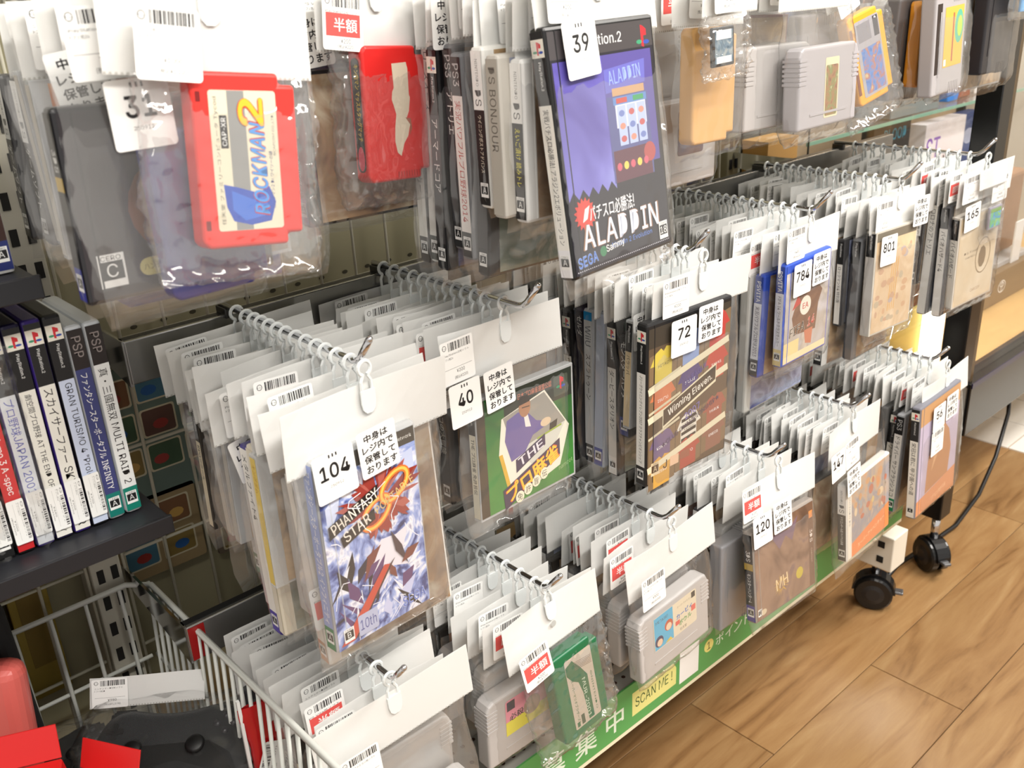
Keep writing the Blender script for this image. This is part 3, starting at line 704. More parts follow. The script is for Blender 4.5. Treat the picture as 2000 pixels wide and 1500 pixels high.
# power cable by the cabinet leg
o = link('power_cable', tube_me([W(1.50, .69, -1.094), W(1.60, .70, -1.094), W(1.727, .690, -1.094), W(1.81, .682, -1.09), W(1.93, .69, -1.07), W(2.05, .71, -1.03), W(2.14, .73, -.96), W(2.2, .76, -.86), W(2.2, .78, -.77)], .0045, 8), None, mat('cable_black', (16, 16, 18), .4)); tag(o, 'black power cable curving along the floor by the cabinet', 'cable')

# ================================================================== LEFT SHELVES WITH STANDING CASES
def shelf_board(x0, x1, z, label, th=.022):
    t = thing('black_shelf', label, 'shelf', W(x1, .745, z))
    link('board', box_me(x0-x1, 0, 0, .215, -th, 0, .002), t, mat('shelf_black', (36, 37, 42), .45, noise=.05))
    link('front_lip', box_me(x0-x1, .0, -.004, 0, -th-.001, .003, .001), t, mat('shelf_lip', (30, 31, 36), .35))
    return t
shelf_board(-.35, .249, -.413, 'black shelf carrying the standing disc cases', .013)
shelf_board(-.35, .192, -.184, 'black shelf above the standing disc cases', .014)
def stand(label, kind, col, x, zb_, spine, price=None, yaw=0, y=.7745, bagd=False, group='cases standing on the black shelf'):
    w, t, h = DIM[kind]
    # spine turned to the aisle: local -x faces -y
    o = thing('disc_case', label, 'disc case', W(x, y, zb_), (0, 0, math.radians(90+yaw)), group)
    cs = body_obj(kind, col, o, (w/2, 0, h/2))
    link('spine_insert', spine_me(kind, *spine), cs)
    if price is not None:
        s = link('price_label', price_me(price[0], price[1]), o, STICK, (-.0018, 0, price[2]), None); s.rotation_euler = Matrix(((0, 0, 1), (1, 0, 0), (0, 1, 0))).to_euler(); s.rotation_euler = (Matrix.Rotation(math.radians(-90), 3, 'Z') @ Matrix.Rotation(math.radians(90), 3, 'Y')).to_euler(); s.scale = (1, 1, .32)
    if bagd: link('bag_film', film_me(w+.012, h+.02, -.006, t+.004, int(x*1000), True), o, loc=(w/2, 0, 0))
    return o
Zs = -.412
WHT = (238, 236, 228)
stand('black-spined disc case in a crinkled bag at the end of the shelf', 'dvd', (20, 20, 22), .1085, Zs, ('ps2', (40, 40, 44), '', WH, (30, 30, 32)), bagd=True)
stand('black disc case with a dark spine beside the red racing case', 'dvd', (20, 20, 22), .1240, Zs, ('ps2', (34, 34, 38), 'THE BEST', WH, (20, 20, 20)), (1, False, .034), bagd=True)
stand('red-spined racing disc case on the black shelf', 'dvd', (20, 20, 22), .1395, Zs, ('ps2', (206, 66, 66), 'Gran Turismo 3 A-spec', WH, (200, 40, 44)), (1, False, .030))
stand('white-spined baseball disc case with blue lettering in a bag', 'dvd', (60, 40, 130), .1550, Zs, ('ps2', (232, 236, 242), 'プロ野球JAPAN 2001', (90, 100, 190), None), (2, False, .032), bagd=True)
stand('white-spined disc case with long black Japanese baseball title', 'dvd', (28, 22, 60), .1700, Zs, ('ps2', WHT, '劇空間プロ野球 AT THE END OF THE CENTURY', BK, None), (3, False, .030))
stand('white-spined disc case about a sky surfer', 'dvd', (60, 40, 130), .1852, Zs, ('ps2', WHT, 'スカイサーファー SKY SURFER', BK, None), (1, False, .030))
stand('pale blue-spined racing prologue disc case', 'dvd', (20, 20, 22), .2003, Zs, ('ps2', (206, 216, 240), 'GRAN TURISMO 4 "Prologue"', (50, 54, 70), None), (1, False, .030))
stand('dark blue-spined slim handheld disc case with green foot', 'psp', (200, 204, 208), .2147, Zs, ('psp', (60, 66, 120), 'ファンタシースターポータブル INFINITY', WH, (20, 120, 110)))
stand('white-spined slim handheld disc case with green foot at the shelf end', 'psp', (200, 204, 208), .2296, Zs, ('psp', (236, 238, 238), '真・三國無双 MULTI RAID 2', BK, (16, 128, 110)))
for i, (bg, tl, bt) in enumerate((((236, 232, 222), 'ペーパーマリオ', None), ((230, 226, 220), 'みんなのリズム', (150, 30, 40)), ((60, 40, 36), 'クラシック', (40, 50, 110)))):
    stand(['white-spined game case with black title on the upper black shelf', 'cream-spined game case with a dark red foot on the upper black shelf', 'dark-spined game case at the end of the upper black shelf'][i], 'dvd', (230, 230, 228), .146+i*.0158, -.1835, ('', bg, tl, BK if i < 2 else WH, bt), group='cases on the upper black shelf')

# ================================================================== SHEETS AND BOXES BEHIND THE MESH
def sheet(label, x, z, w_, h_, bg, seed, name='product_sheet'):
    rnd = random.Random(seed); p = P(); p.rr(-w_/2, w_/2, -h_/2, h_/2, .004, bg)
    n = 0
    for r_ in range(int(h_/.042)):
        for c_ in range(int(w_/.045)):
            cx, cy = -w_/2+.026+c_*.045, h_/2-.028-r_*.042
            p.rr(cx-.020, cx+.020, cy-.017, cy+.017, .003, (198, 188, 160))
            p.rr(cx-.018, cx+.018, cy-.015, cy+.015, .003, rnd.choice(((60, 84, 60), (120, 84, 56), (70, 110, 130), (90, 60, 50), (130, 110, 60))))
            p.disc(cx+rnd.uniform(-.006, .006), cy-.004, .009, rnd.choice(((150, 50, 44), (90, 130, 60), (190, 150, 80), (40, 90, 150))), .006, 10)
    t = thing(name, label, 'sheet', W(x, .992, z)); link('printed_face', p.front(0), t, PRINT); link('backing', box_me(-w_/2, w_/2, 0, .006, -h_/2, h_/2, .001), t, mat('sheet_back_%d' % seed, bg, .6)); return t
sheet('blue-green product sheet with framed pictures behind the mesh', .345, -.44, .15, .16, (96, 112, 104), 1)
sheet('cream picture sheet with a blue sky panel behind the mesh', .315, -.565, .10, .10, (150, 130, 96), 2)
sheet('dark text sheet hanging behind the mesh', .43, -.58, .10, .09, (104, 92, 78), 3)
t = thing('yellow_book', 'mustard yellow tall box standing behind the mesh', 'box', W(.165, .99, -.70)); link('box_body', box_me(-.02, .02, -.006, .01, 0, .26, .002), t, mat('mustard', (150, 128, 50), .6, noise=.15)); link('box_label', box_me(-.012, .012, -.0068, -.006, .04, .2), t, mat('mustard_dark', (120, 98, 36), .6))
t = thing('picture_box', 'brown picture box standing behind the mesh', 'box', W(.09, .99, -.70)); link('box_body', box_me(-.05, .05, -.006, .01, 0, .26, .002), t, mat('picture_brown', (120, 84, 58), .6, noise=.4, nscale=25)); link('box_label', box_me(-.04, .04, -.0068, -.006, .16, .22), t, mat('picture_orange', (190, 110, 50), .6, noise=.2))
t = thing('manila_box', 'small tan cardboard box behind the rail', 'box', W(1.43, .93, -.275)); link('box_body', box_me(-.045, .045, -.02, .03, -.07, .012, .001), t, mat('tan_card', (214, 164, 92), .6)); link('lid', box_me(-.046, .046, -.021, .031, .006, .013, .001), t, mat('tan_card_lid', (220, 172, 100), .6))

# ================================================================== WIRE BASKET AND ITS CONTENTS
BX0, BX1, BY0, BY1, BZ, BD = -.15, .273, .50, .945, -.583, .20
bk = thing('wire_basket', 'white coated wire basket hung on the mesh', 'wire basket', (0, 0, 0))
def wire(pts, r=.0022, name='wire'): return link(name, tube_me(pts, r, 6), bk, mat('basket_white', (206, 208, 202), .35))
rim = [(BX0, BY0, BZ), (BX1-.02, BY0, BZ), (BX1, BY0+.02, BZ), (BX1, BY1-.02, BZ), (BX1-.02, BY1, BZ), (BX0, BY1, BZ)]
wire([W(*q) for q in rim]+[W(BX0, BY0, BZ)], .0034, 'rim')
for i in range(25):
    y = BY0+.012+i*(BY1-BY0-.024)/24
    wire([W(BX1, y, BZ), W(BX1-.012, y, BZ-BD), W(BX0, y, BZ-BD)])
for i in range(11):
    x = BX1-.028-i*.036
    wire([W(x, BY1, BZ), W(x, BY1-.008, BZ-BD)]); wire([W(x, BY0, BZ), W(x, BY0+.008, BZ-BD), W(x, BY1-.008, BZ-BD)])
wire([W(BX0, BY1+.0, BZ-.10), W(BX1-.01, BY1, BZ-.10)], .0024); wire([W(BX1-.004, BY0, BZ-.10), W(BX1-.004, BY1, BZ-.10)], .0024)

def crumple(label, loc, w_, d_, h_, seed, rot=(0, 0, 0), parent=None):
    """loose clear pouch lying around a thing"""
    rnd = random.Random(seed); bm = bmesh.new(); bmesh.ops.create_icosphere(bm, subdivisions=4, radius=1)
    for v in bm.verts:
        n = v.co.copy(); s = max(abs(n.x), abs(n.y), abs(n.z)); q = n/s*.55+n*.45
        k = 1+.05*math.sin(n.x*17+seed)*math.sin(n.y*13+seed*2)+.04*math.sin(n.z*19+n.x*9+seed)+rnd.uniform(-.02, .02)
        v.co = Vector((q.x*w_/2*k, q.y*d_/2*k, q.z*h_/2*k))
    me = bm_mesh(bm, smooth=True); me.materials.append(FILM3)
    return link('bag_film', me, parent, loc=loc, rot=rot)
def pad(label, loc, rot, col, s=1., paper=True, seed=1):
    t = thing('bagged_gamepad', label, 'game controller', loc, rot)
    half = [(0, .040), (.022, .042), (.040, .047), (.056, .046), (.068, .036), (.078, .010), (.084, -.022), (.084, -.042), (.074, -.050), (.064, -.044), (.052, -.018), (.036, -.008), (0, -.008)]
    pts = [(x*s, y*s) for x, y in half]+[(-x*s, y*s) for x, y in half[::-1][1:-1]]
    bm = bmesh.new(); A = [bm.verts.new((x, y, .021*s)) for x, y in pts]; B = [bm.verts.new((x, y, -.021*s)) for x, y in pts]
    n = len(pts); fa = bm.faces.new(A); fb = bm.faces.new(B)
    for i in range(n): bm.faces.new((A[i], B[i], B[(i+1) % n], A[(i+1) % n]))
    bmesh.ops.recalc_face_normals(bm, faces=bm.faces[:])
    bmesh.ops.bevel(bm, geom=bm.edges[:], offset=.012*s, segments=4, profile=.5, affect='EDGES')
    link('controller_shell', bm_mesh(bm, smooth=True), t, mat('pad_%d' % col[0], col, .38, noise=.05))
    for x in (-.030, .030):
        link('thumbstick', tube_me([(x*s, -.004*s, .018*s), (x*s, -.004*s, .030*s), (x*s, -.004*s, .033*s), (x*s, -.004*s, .035*s)], [.007*s, .007*s, .0095*s, .007*s], 16), t, mat('stick_black', (12, 12, 13), .5))
    bm = bmesh.new(); bbox(bm, -.062*s, -.046*s, .018*s, .023*s, .018*s, .0235*s); bbox(bm, -.0565*s, -.0515*s, .0125*s, .0285*s, .018*s, .0235*s); link('direction_pad', bm_mesh(bm), t, mat('dpad_black', (16, 16, 17), .35))
    for dx, dy in ((0, .008), (0, -.008), (.008, 0), (-.008, 0)):
        link('button', tube_me([((.054+dx)*s, (.0205+dy)*s, .018*s), ((.054+dx)*s, (.0205+dy)*s, .0235*s)], .0036*s, 12), t, mat('button_grey', (44, 44, 48), .3))
    bm = bmesh.new()
    for x in (-.054, .054): bbox(bm, (x-.014)*s, (x+.014)*s, .036*s, .052*s, -.010*s, .008*s)
    bmesh.ops.bevel(bm, geom=bm.edges[:], offset=.004*s, segments=2, affect='EDGES'); link('shoulder_buttons', bm_mesh(bm), t, mat('shoulder_black', (20, 20, 22), .3))
    f = crumple('', (0, -.004, 0), .195*s, .135*s, .062*s, seed, parent=t)
    if paper:
        h_ = link('header', header_me(.115, .030, 1), t, loc=(-.03*s, .074*s, .034*s), rot=(math.radians(-50), 0, 0)); link('price_label', price_me(2), t, STICK, loc=(-.066*s, .0605*s, .0262*s), rot=(math.radians(-50), 0, 0)).scale = (.9, 1, .7)
    return t
def Rxyz(az, tilt, spin=0): return (Matrix.Rotation(math.radians(az), 3, 'Z') @ Matrix.Rotation(math.radians(tilt), 3, 'X') @ Matrix.Rotation(math.radians(spin), 3, 'Z')).to_euler()
pad('black game controller in a crinkled clear bag with white header', W(.215, .785, -.690), Rxyz(-38, 22, 0), (30, 32, 35), 1., True, 3)
pad('dark game controller in a bag deeper in the basket', W(.125, .895, -.735), Rxyz(-20, 10, 10), (20, 20, 22), .9, False, 5)
pad('black game controller lying under the red boxes', W(.00, .735, -.745), Rxyz(20, 0, 30), (22, 22, 24), .95, False, 9)
# red cartons
RED = mat('red_carton', (206, 30, 30), .4, noise=.06, nscale=15)
def carton(label, loc, rot, w_, d_, h_):
    t = thing('red_carton', label, 'carton', loc, rot)
    bm = bmesh.new(); bbox(bm, -w_/2, w_/2, -d_/2, d_/2, -h_/2, h_/2); bm.faces.ensure_lookup_table(); bmesh.ops.bevel(bm, geom=bm.edges[:], offset=.0015, segments=1, affect='EDGES')
    link('carton_body', bm_mesh(bm), t, RED)
    link('flap', box_me(-w_/2, w_/2, -.0008, .0008, 0, d_*.6, .0004, 1), t, RED, loc=(0, d_/2, h_/2), rot=(math.radians(-35), 0, 0))
    link('carton_label', box_me(-w_*.25, w_*.25, -d_/2-.0006, -d_/2, -h_*.3, h_*.2), t, mat('carton_white', (226, 214, 210), .5))
    return t
carton('red cardboard carton with an open flap, larger of the two in the basket', W(.077, .765, -.668), Rxyz(-35, 14, 8), .085, .05, .12)
carton('red cardboard carton lying beside the black controller', W(.135, .735, -.680), Rxyz(-48, 12, -10), .06, .045, .09)
o = link('red_shell', box_me(-.05, .05, -.016, .016, -.075, .075, .014, 4), None, mat('pink_red_plastic', (206, 96, 88), .35)); o.location = W(.075, .862, -.622); o.rotation_euler = Rxyz(-38, -10, 0); tag(o, 'rounded salmon red plastic case standing in the basket', 'plastic case')
t = thing('black_strap', 'black padded tall case leaning in the basket corner', 'padded case', W(.093, .905, -.60), Rxyz(-30, 4, 0)); link('pad_body', box_me(-.04, .04, -.014, .014, -.12, .095, .013, 4), t, mat('pad_fabric', (15, 15, 17), .8)); link('pad_strap', box_me(-.008, .008, -.018, -.0135, -.1, .08, .002), t, mat('strap_fabric', (24, 24, 26), .8))
# red pouch hanging by the basket
t = thing('red_pouch', 'red printed pouch with barcode label hanging by the basket', 'pouch', W(.305, .70, -.60))
link('pouch_sheet', film_me(.09, -.01, -.19, .012, 2), t).data = (lambda m: (m.materials.clear(), m.materials.append(mat('pouch_red', (170, 20, 24), .25)), m)[2])(film_me(.09, -.01, -.19, .012, 2).copy())
link('pouch_edge', box_me(-.047, -.044, -.002, .002, -.19, 0), t, mat('pouch_white', (232, 232, 230), .4)); link('price_label', price_me(1), t, STICK, loc=(-.018, -.0105, -.075), rot=(0, math.radians(-70), 0))
t.rotation_euler = Rxyz(-8, 0, 0)

# ================================================================== COVERS OF THE FRONT ITEMS
def cov104():
    w_, t_, h_ = DIM['psp']; p = P(); x0, x1, z0, z1 = -w_/2+.002, w_/2-.003, -h_/2+.002, h_/2-.004
    p.rect(x0, x1, z0, z1, WH, 1)
    p.poly([(.004, -.004), (.020, -.006), (.034, -.002), (.026, -.022), (.030, -.040), (.014, -.034), (.002, -.052), (-.004, -.030), (-.018, -.026), (-.006, -.016)], (232, 226, 236)); p.poly([(-.046, .046), (-.030, .058), (-.034, .040), (-.046, .020)], (206, 214, 240)); p.poly([(.030, .062), (.046, .066), (.046, .030), (.036, .040)], (196, 206, 236))
    p.rect(x0, x1, z1-.014, z1, (88, 84, 78)); p.text('PlayStation.Network', x1-.024, z1-.0075, .0042, (226, 226, 220), .042)
    cx, cy = .008, .030; rnd = random.Random(5)
    for k in range(34):
        an = 2*math.pi*k/34+rnd.uniform(-.05, .05); L = rnd.uniform(.03, .047)*(1 if math.sin(an) > 0 else .8); d = .0016+.0014*(k % 3)
        c_, s_ = math.cos(an), math.sin(an); nx, ny = -s_, c_
        p.poly([(cx+c_*.010+nx*d*.3, cy+s_*.010+ny*d*.3), (cx+c_*.010-nx*d*.3, cy+s_*.010-ny*d*.3), (cx+c_*L*.8-nx*d, cy+s_*L*.8-ny*d), (cx+c_*L, cy+s_*L), (cx+c_*L*.8+nx*d, cy+s_*L*.8+ny*d)], (150, 52, 44) if k % 4 else (176, 90, 80))
    for ox, oy in ((.002, .023), (.023, .040)):
        p.ring(ox, oy, .019, .013, .0058, (226, 120, 50), rot=.6); p.ring(ox, oy, .0175, .0115, .0026, (240, 196, 90), rot=.6)
    p.poly([(-.046, .018), (.004, .036), (.006, .048), (-.046, .030)], (30, 24, 24)); p.poly([(-.034, .006), (.0, .018), (.0, .028), (-.036, .016)], (30, 24, 24))
    p.text('PHANTASY', -.019, .0335, .0098, (240, 232, 220), .050, 19, bold=.02); p.text('STAR', -.019, .0185, .0100, (240, 232, 220), .028, 19, bold=.02); p.text('PORTABLE', .022, .032, .0076, (228, 196, 130), .044, 19, bold=.01)
    rnd = random.Random(9)
    for k in range(26):                                       # dark and pale shards of the battle scene
        x, y = rnd.uniform(x0+.012, x1-.012), rnd.uniform(z0+.012, -.012); an = rnd.uniform(.4, 2.4); L = rnd.uniform(.008, .022); d = rnd.uniform(.0015, .005)
        col = rnd.choice(((34, 30, 48), (26, 22, 28), (70, 52, 60), (236, 236, 246), (200, 204, 236), (96, 60, 110), (120, 60, 50)))
        c_, s_ = math.cos(an), math.sin(an)
        p.poly([(x-c_*L, y-s_*L), (x+s_*d, y-c_*d), (x+c_*L, y+s_*L), (x-s_*d*1.6, y+c_*d*1.6)], col)
    for k in range(14):
        x, y = rnd.uniform(x0+.01, x1-.01), rnd.uniform(z0+.01, z1-.02)
        for q in range(3):
            x2, y2 = x+rnd.uniform(-.012, .012), y+rnd.uniform(-.014, .006)
            x2 = min(max(x2, x0+.002), x1-.002); y2 = max(y2, z0+.002)
            p.line(x, y, x2, y2, .0007, (246, 246, 255)); x, y = x2, y2
    p.poly([(x0+.002, z0+.004), (x0+.016, z0+.004), (.010, -.030), (.004, -.028)], (196, 70, 50)); p.poly([(x0+.016, z0+.004), (x0+.02, z0+.006), (.016, -.026), (.010, -.030)], (70, 40, 44))
    cero(p, x0+.011, z0+.012, .013, 'B'); p.rr(x0+.021, x0+.042, z0+.004, z0+.024, .002, (180, 186, 214)); p.text('10th', x0+.0315, z0+.014, .010, (70, 80, 150), .017)
    p.outlined('SEGA', x1-.017, z0+.012, .010, (96, 120, 200), (220, 226, 244), .026, bold=.03)
    me = p.front(-t_/2); me.materials.append(PRINT); me.materials.append(art_mat('lightning_art', ((24, 24, 48), (60, 76, 140), (150, 168, 222), (244, 244, 252), (110, 108, 160)), 26, 7, 2.6)); return me
def cov40():
    w_, t_, h_ = DIM['cd']; p = P(); x0, x1, z0, z1 = -w_/2+.012, w_/2-.003, -h_/2+.003, h_/2-.003
    p.rect(-w_/2+.001, x0, z0, z1, (60, 50, 36)); p.rect(x0, x1, z0, z1, WH, 1)
    p.rect(x0+.026, x1, z1-.030, z1, (34, 44, 36)); p.rr(x1-.028, x1-.006, z1-.026, z1-.005, .002, (70, 78, 66)); ps_logo(p, x1-.017, z1-.013, .014)
    p.text('日本プロ麻雀連盟公認', .012, z1-.010, .0062, (206, 120, 90), .050, bold=.02)
    p.poly([(x0+.016, -.002), (x0+.022, .034), (x1-.042, .046), (x1-.006, -.002), (x1-.022, -.042), (x0+.035, -.056), (x0+.029, -.052)], (232, 228, 212))
    p.poly([(x0+.016, -.002), (x0+.021, -.002), (x0+.035, -.056), (x0+.029, -.052)], (214, 170, 50))
    p.poly([(x0+.024, .034), (x1-.043, .044), (x1-.012, .004), (x0+.050, -.014), (x0+.030, .016)], (150, 146, 138))
    p.poly([(x0+.040, -.006), (x1-.012, .004), (x1-.030, -.018), (x0+.062, -.026)], (206, 206, 196))
    # the player at the table
    p.poly([(-.030, .030), (-.014, .034), (.000, .030), (.012, .018), (.024, .014), (.026, .008), (.006, .004), (-.006, -.010), (-.026, -.014), (-.034, .010)], (104, 92, 150))
    p.poly([(-.006, .030), (.000, .028), (.004, .014), (-.004, .016)], (226, 222, 216)); p.disc(-.004, .037, .0085, (168, 122, 92), .0105); p.poly([(-.013, .040), (-.010, .049), (.000, .049), (.005, .043), (.003, .041)], (34, 28, 26)); p.line(-.008, .037, .003, .036, .001, (60, 50, 46))
    p.disc(.026, .012, .008, (214, 190, 160), .0045); p.poly([(.032, .008), (.044, .010), (.042, .002), (.031, .000)], (40, 36, 34)); p.line(.012, -.002, .050, .002, .002, (150, 170, 60))
    p.poly([(-.020, -.014), (.024, .000), (.024, -.012), (-.020, -.028)], (44, 32, 74)); p.text('THE', .002, -.0135, .0095, (226, 222, 230), .038, 16, bold=.04)
    p.poly([(-.040, -.040), (.046, -.012), (.046, -.030), (-.038, -.062)], (50, 34, 70))
    p.outlined('プロ麻雀', .004, -.036, .0185, (238, 196, 50), (226, 90, 40), .080, 18, .03, bold=.05)
    for i, s_ in enumerate('免許皆伝'): p.disc(-.017+i*.0125, -.0545+i*.004, .0062, (236, 230, 206)); p.text(s_, -.017+i*.0125, -.0545+i*.004, .0075, (34, 30, 26))
    p.text('namcot', x1-.014, z0+.016, .0045, (150, 190, 130), .022, 10)
    me = p.front(-t_/2); me.materials.append(PRINT); me.materials.append(art_mat('felt_green_art', ((26, 60, 34), (50, 120, 50), (74, 150, 62)), 9, 4, .5)); return me
def cov72():
    w_, t_, h_ = DIM['dvd']; p = P(); x0, x1, z0, z1 = -w_/2+.003, w_/2-.004, -h_/2+.003, h_/2-.006
    p.rect(x0, x1, z0, z1, (92, 76, 60)); p.rect(x0, x1, z1-.022, z1, (60, 54, 46)); ps_logo(p, x1-.014, z1-.014, .016)
    cols = [(206, 186, 80), (136, 156, 200), (180, 66, 60), (200, 118, 80), (84, 70, 120), (186, 76, 60), (110, 92, 130), (222, 218, 206), (156, 88, 72), (208, 160, 76), (170, 76, 64), (140, 96, 80)]
    k = 0
    for r_, zc_ in enumerate((.052, .012, -.045, -.075)):
        for c_ in range(3):
            cx, cy = -.042+c_*.043, zc_+(c_-1)*.008; col = cols[k]; k += 1
            p.poly([(cx-.021, cy-.019), (cx+.021, cy-.013), (cx+.021, cy+.022), (cx-.021, cy+.014)], (126, 104, 78))
            p.poly([(cx-.013, cy-.018), (cx+.013, cy-.016), (cx+.013, cy+.004), (cx+.020, cy+.006), (cx+.012, cy+.019), (cx+.004, cy+.021), (cx, cy+.016), (cx-.004, cy+.020), (cx-.012, cy+.016), (cx-.020, cy+.002), (cx-.013, cy+.002)], col)
            if k == 8:
                for q in range(4): p.poly([(cx-.012, cy-.014+q*.008), (cx+.012, cy-.011+q*.008), (cx+.012, cy-.007+q*.008), (cx-.012, cy-.010+q*.008)], (40, 36, 34))
            p.text(['HITACHI', 'SANYO', 'VODAFONE', 'ISUZU', 'FUJI', 'SAVAS', 'KONAMI', 'YAMAHA', 'MARUKI', 'NISSUI', 'TOTO', 'ENEOS'][k-1][:5], cx, cy+.001, .0035, WH if k not in (1, 8) else (60, 60, 50), .016, 6)
    for y_ in (.030, -.004, -.064):
        p.line(x0, y_-.012, x1, y_+.016, .008, (222, 214, 186)); 
    for q in range(3): p.line(x0+.001, .034-.03*q-.012, x0+.05, .034-.03*q, .003, (206, 198, 170))
    p.poly([(-.042, -.031), (.044, -.001), (.044, .022), (-.042, -.008)], (222, 214, 186)); p.poly([(-.041, -.028), (.043, .002), (.043, .019), (-.041, -.009)], (62, 50, 38))
    p.text('Winning Eleven.', .001, -.0045, .0105, (240, 236, 226), .074, 18, bold=.03, shear=.15)
    p.text('J.LEAGUE', .010, .0195, .0062, (96, 84, 150), .038, 18, bold=.02); p.text('2007', .006, -.0245, .0085, (130, 120, 190), .026, 18, bold=.02); p.text('★CLUB CHAMPIONSHIP★', .004, -.036, .0062, (70, 56, 90), .098, 18, bold=.01)
    cero(p, x0+.012, z0+.016, .016, 'A', (226, 206, 170), (80, 60, 44)); p.text('J', x0+.028, z0+.016, .010, (60, 46, 36), bold=.03); p.rect(x0+.036, x0+.05, z0+.010, z0+.022, (226, 190, 160)); p.rect(x0+.053, x0+.068, z0+.012, z0+.022, (150, 90, 70))
    me = p.front(-t_/2); me.materials.append(PRINT); return me
def covAlad():
    w_, t_, h_ = DIM['dvd']; p = P(); x0, x1, z0, z1 = -w_/2+.003, w_/2-.004, -h_/2+.003, h_/2-.004
    p.rect(x0, x1, z0, z1, (36, 34, 44)); p.rect(x0, x1, z1-.020, z1, (70, 66, 68)); p.text('PlayStation.2', -.012, z1-.011, .010, (236, 236, 236), .070, bold=.01); ps_logo(p, x1-.013, z1-.012, .017)
    p.rect(x0+.002, x0+.062, -.036, z1-.022, WH, 1); p.rect(x0+.060, x1-.004, -.020, z1-.022, (88, 78, 150))
    p.poly([(x0+.002, -.040), (x0+.062, -.040), (x0+.062, -.034)]+[(x0+.062-.006*k, -.034+.007*(k % 2)) for k in range(1, 11)], (34, 32, 44))
    # slot machine
    p.poly([(-.004, .058), (.050, .062), (.048, .044), (-.004, .040)], (104, 104, 186)); p.text('ALADDIN', .022, .0525, .0105, (150, 170, 226), .042, 4, bold=.02); p.rect(.004, .046, .037, .043, (190, 150, 110))
    p.rect(-.004, .050, -.030, .037, (84, 88, 140)); p.rect(.006, .046, .012, .030, (210, 214, 236)); p.rect(.004, .048, .030, .036, (90, 130, 190)); p.rect(.030, .044, .031, .035, (50, 150, 90)); p.rect(.008, .022, .031, .035, (190, 70, 60))
    for c_ in range(3):
        p.rect(.008+c_*.013, .019+c_*.013, -.002, .029, (176, 190, 226))
        for r_ in range(3): p.disc(.0135+c_*.013, .003+r_*.010, .0038, ((186, 90, 90), (206, 140, 120), (110, 126, 186))[(r_+c_) % 3], .0026, 10)
    p.rect(-.002, .048, -.030, -.005, (92, 50, 66)); p.disc(.046, -.012, .008, (170, 76, 74)); 
    for c_ in range(5): p.disc(.004+c_*.009, -.018, .0032, ((200, 90, 110), (230, 200, 90))[c_ % 2])
    for k in range(16):
        t0 = 2*math.pi*k/16; p.poly([(-.046+.010*math.cos(t0), -.046+.010*math.sin(t0)), (-.046+.0135*math.cos(t0+.2), -.046+.0135*math.sin(t0+.2)), (-.046+.010*math.cos(t0+.4), -.046+.010*math.sin(t0+.4))], (206, 60, 50))
    p.disc(-.046, -.046, .0105, (206, 60, 50)); p.poly([(-.050, -.052), (-.044, -.050), (-.040, -.040), (-.046, -.042)], (240, 230, 226))
    p.text('パチスロ必勝法!', -.012, -.047, .0125, (236, 236, 240), .058, 0, bold=.03)
    p.outlined('ALADDIN', -.002, -.064, .019, (222, 228, 244), (150, 110, 80), .100, 0, .045, bold=.025)
    p.text('Aladdin 2 Evolution', .010, -.0775, .0042, (90, 130, 210), .056, 0)
    cero(p, x1-.010, z0+.012, .015, '18'); p.outlined('SEGA', x0+.016, z0+.010, .0085, (76, 120, 206), (190, 210, 244), .024, 4, .03, bold=.03); p.disc(x0+.036, z0+.0125, .0042, (50, 120, 80)); p.text('Sammy', x0+.052, z0+.0135, .0072, WH, .024, 4, bold=.02)
    for k in range(50): p.rect(x0+.002+k*.0025, x0+.0032+k*.0025, z0+.0022, z0+.0030, (200, 200, 210))
    me = p.front(-t_/2); me.materials.append(PRINT); me.materials.append(art_mat('night_sky_art', ((64, 56, 130), (88, 78, 160), (120, 116, 196), (150, 156, 220)), 9, 4, .6)); return me
def cov_rock():
    p = P(); t_ = DIM['fc'][1]; p.rr(-.0245, .0205, -.043, .043, .002, (222, 214, 190)); p.rect(-.0125, -.001, -.0428, .0428, (142, 142, 140)); p.rect(-.0325, -.0295, -.042, -.036, (120, 16, 16)); p.rect(-.0325, -.0295, .036, .042, (120, 16, 16))
    p.text('任天堂 ファミリーコンピュータ Tycod', -.0205, .0, .0030, BK, .078, 90); p.rect(-.0185, -.0135, .008, .028, BK); p.text('CAP-XR', -.0160, .018, .0030, WH, .017, 90, bold=.02)
    p.poly([(-.019, -.014), (-.010, -.016), (.004, -.020), (.012, -.016), (.016, -.026), (.012, -.038), (-.002, -.040), (-.014, -.037), (-.018, -.028)], (48, 80, 176)); p.poly([(-.014, -.018), (.0, -.024), (.010, -.022), (.010, -.034), (-.006, -.037), (-.014, -.030)], (62, 110, 204))
    p.outlined('ROCKMAN', .0060, -.006, .0105, (70, 150, 226), (190, 36, 44), .056, 90, .05, shear=.2, bold=.05)
    p.outlined('2', .0025, .030, .017, (240, 190, 50), (216, 60, 40), .017, 90, .05, bold=.05)
    p.text('©CAPCOM CO.,LTD.', .0175, .016, .0018, (90, 90, 90), .026, 90); p.text('ロックマン2 Dr.ワイリーの謎', .0145, -.012, .0026, (50, 60, 120), .036, 90)
    me = p.front(-t_/2); me.materials.append(PRINT); return me
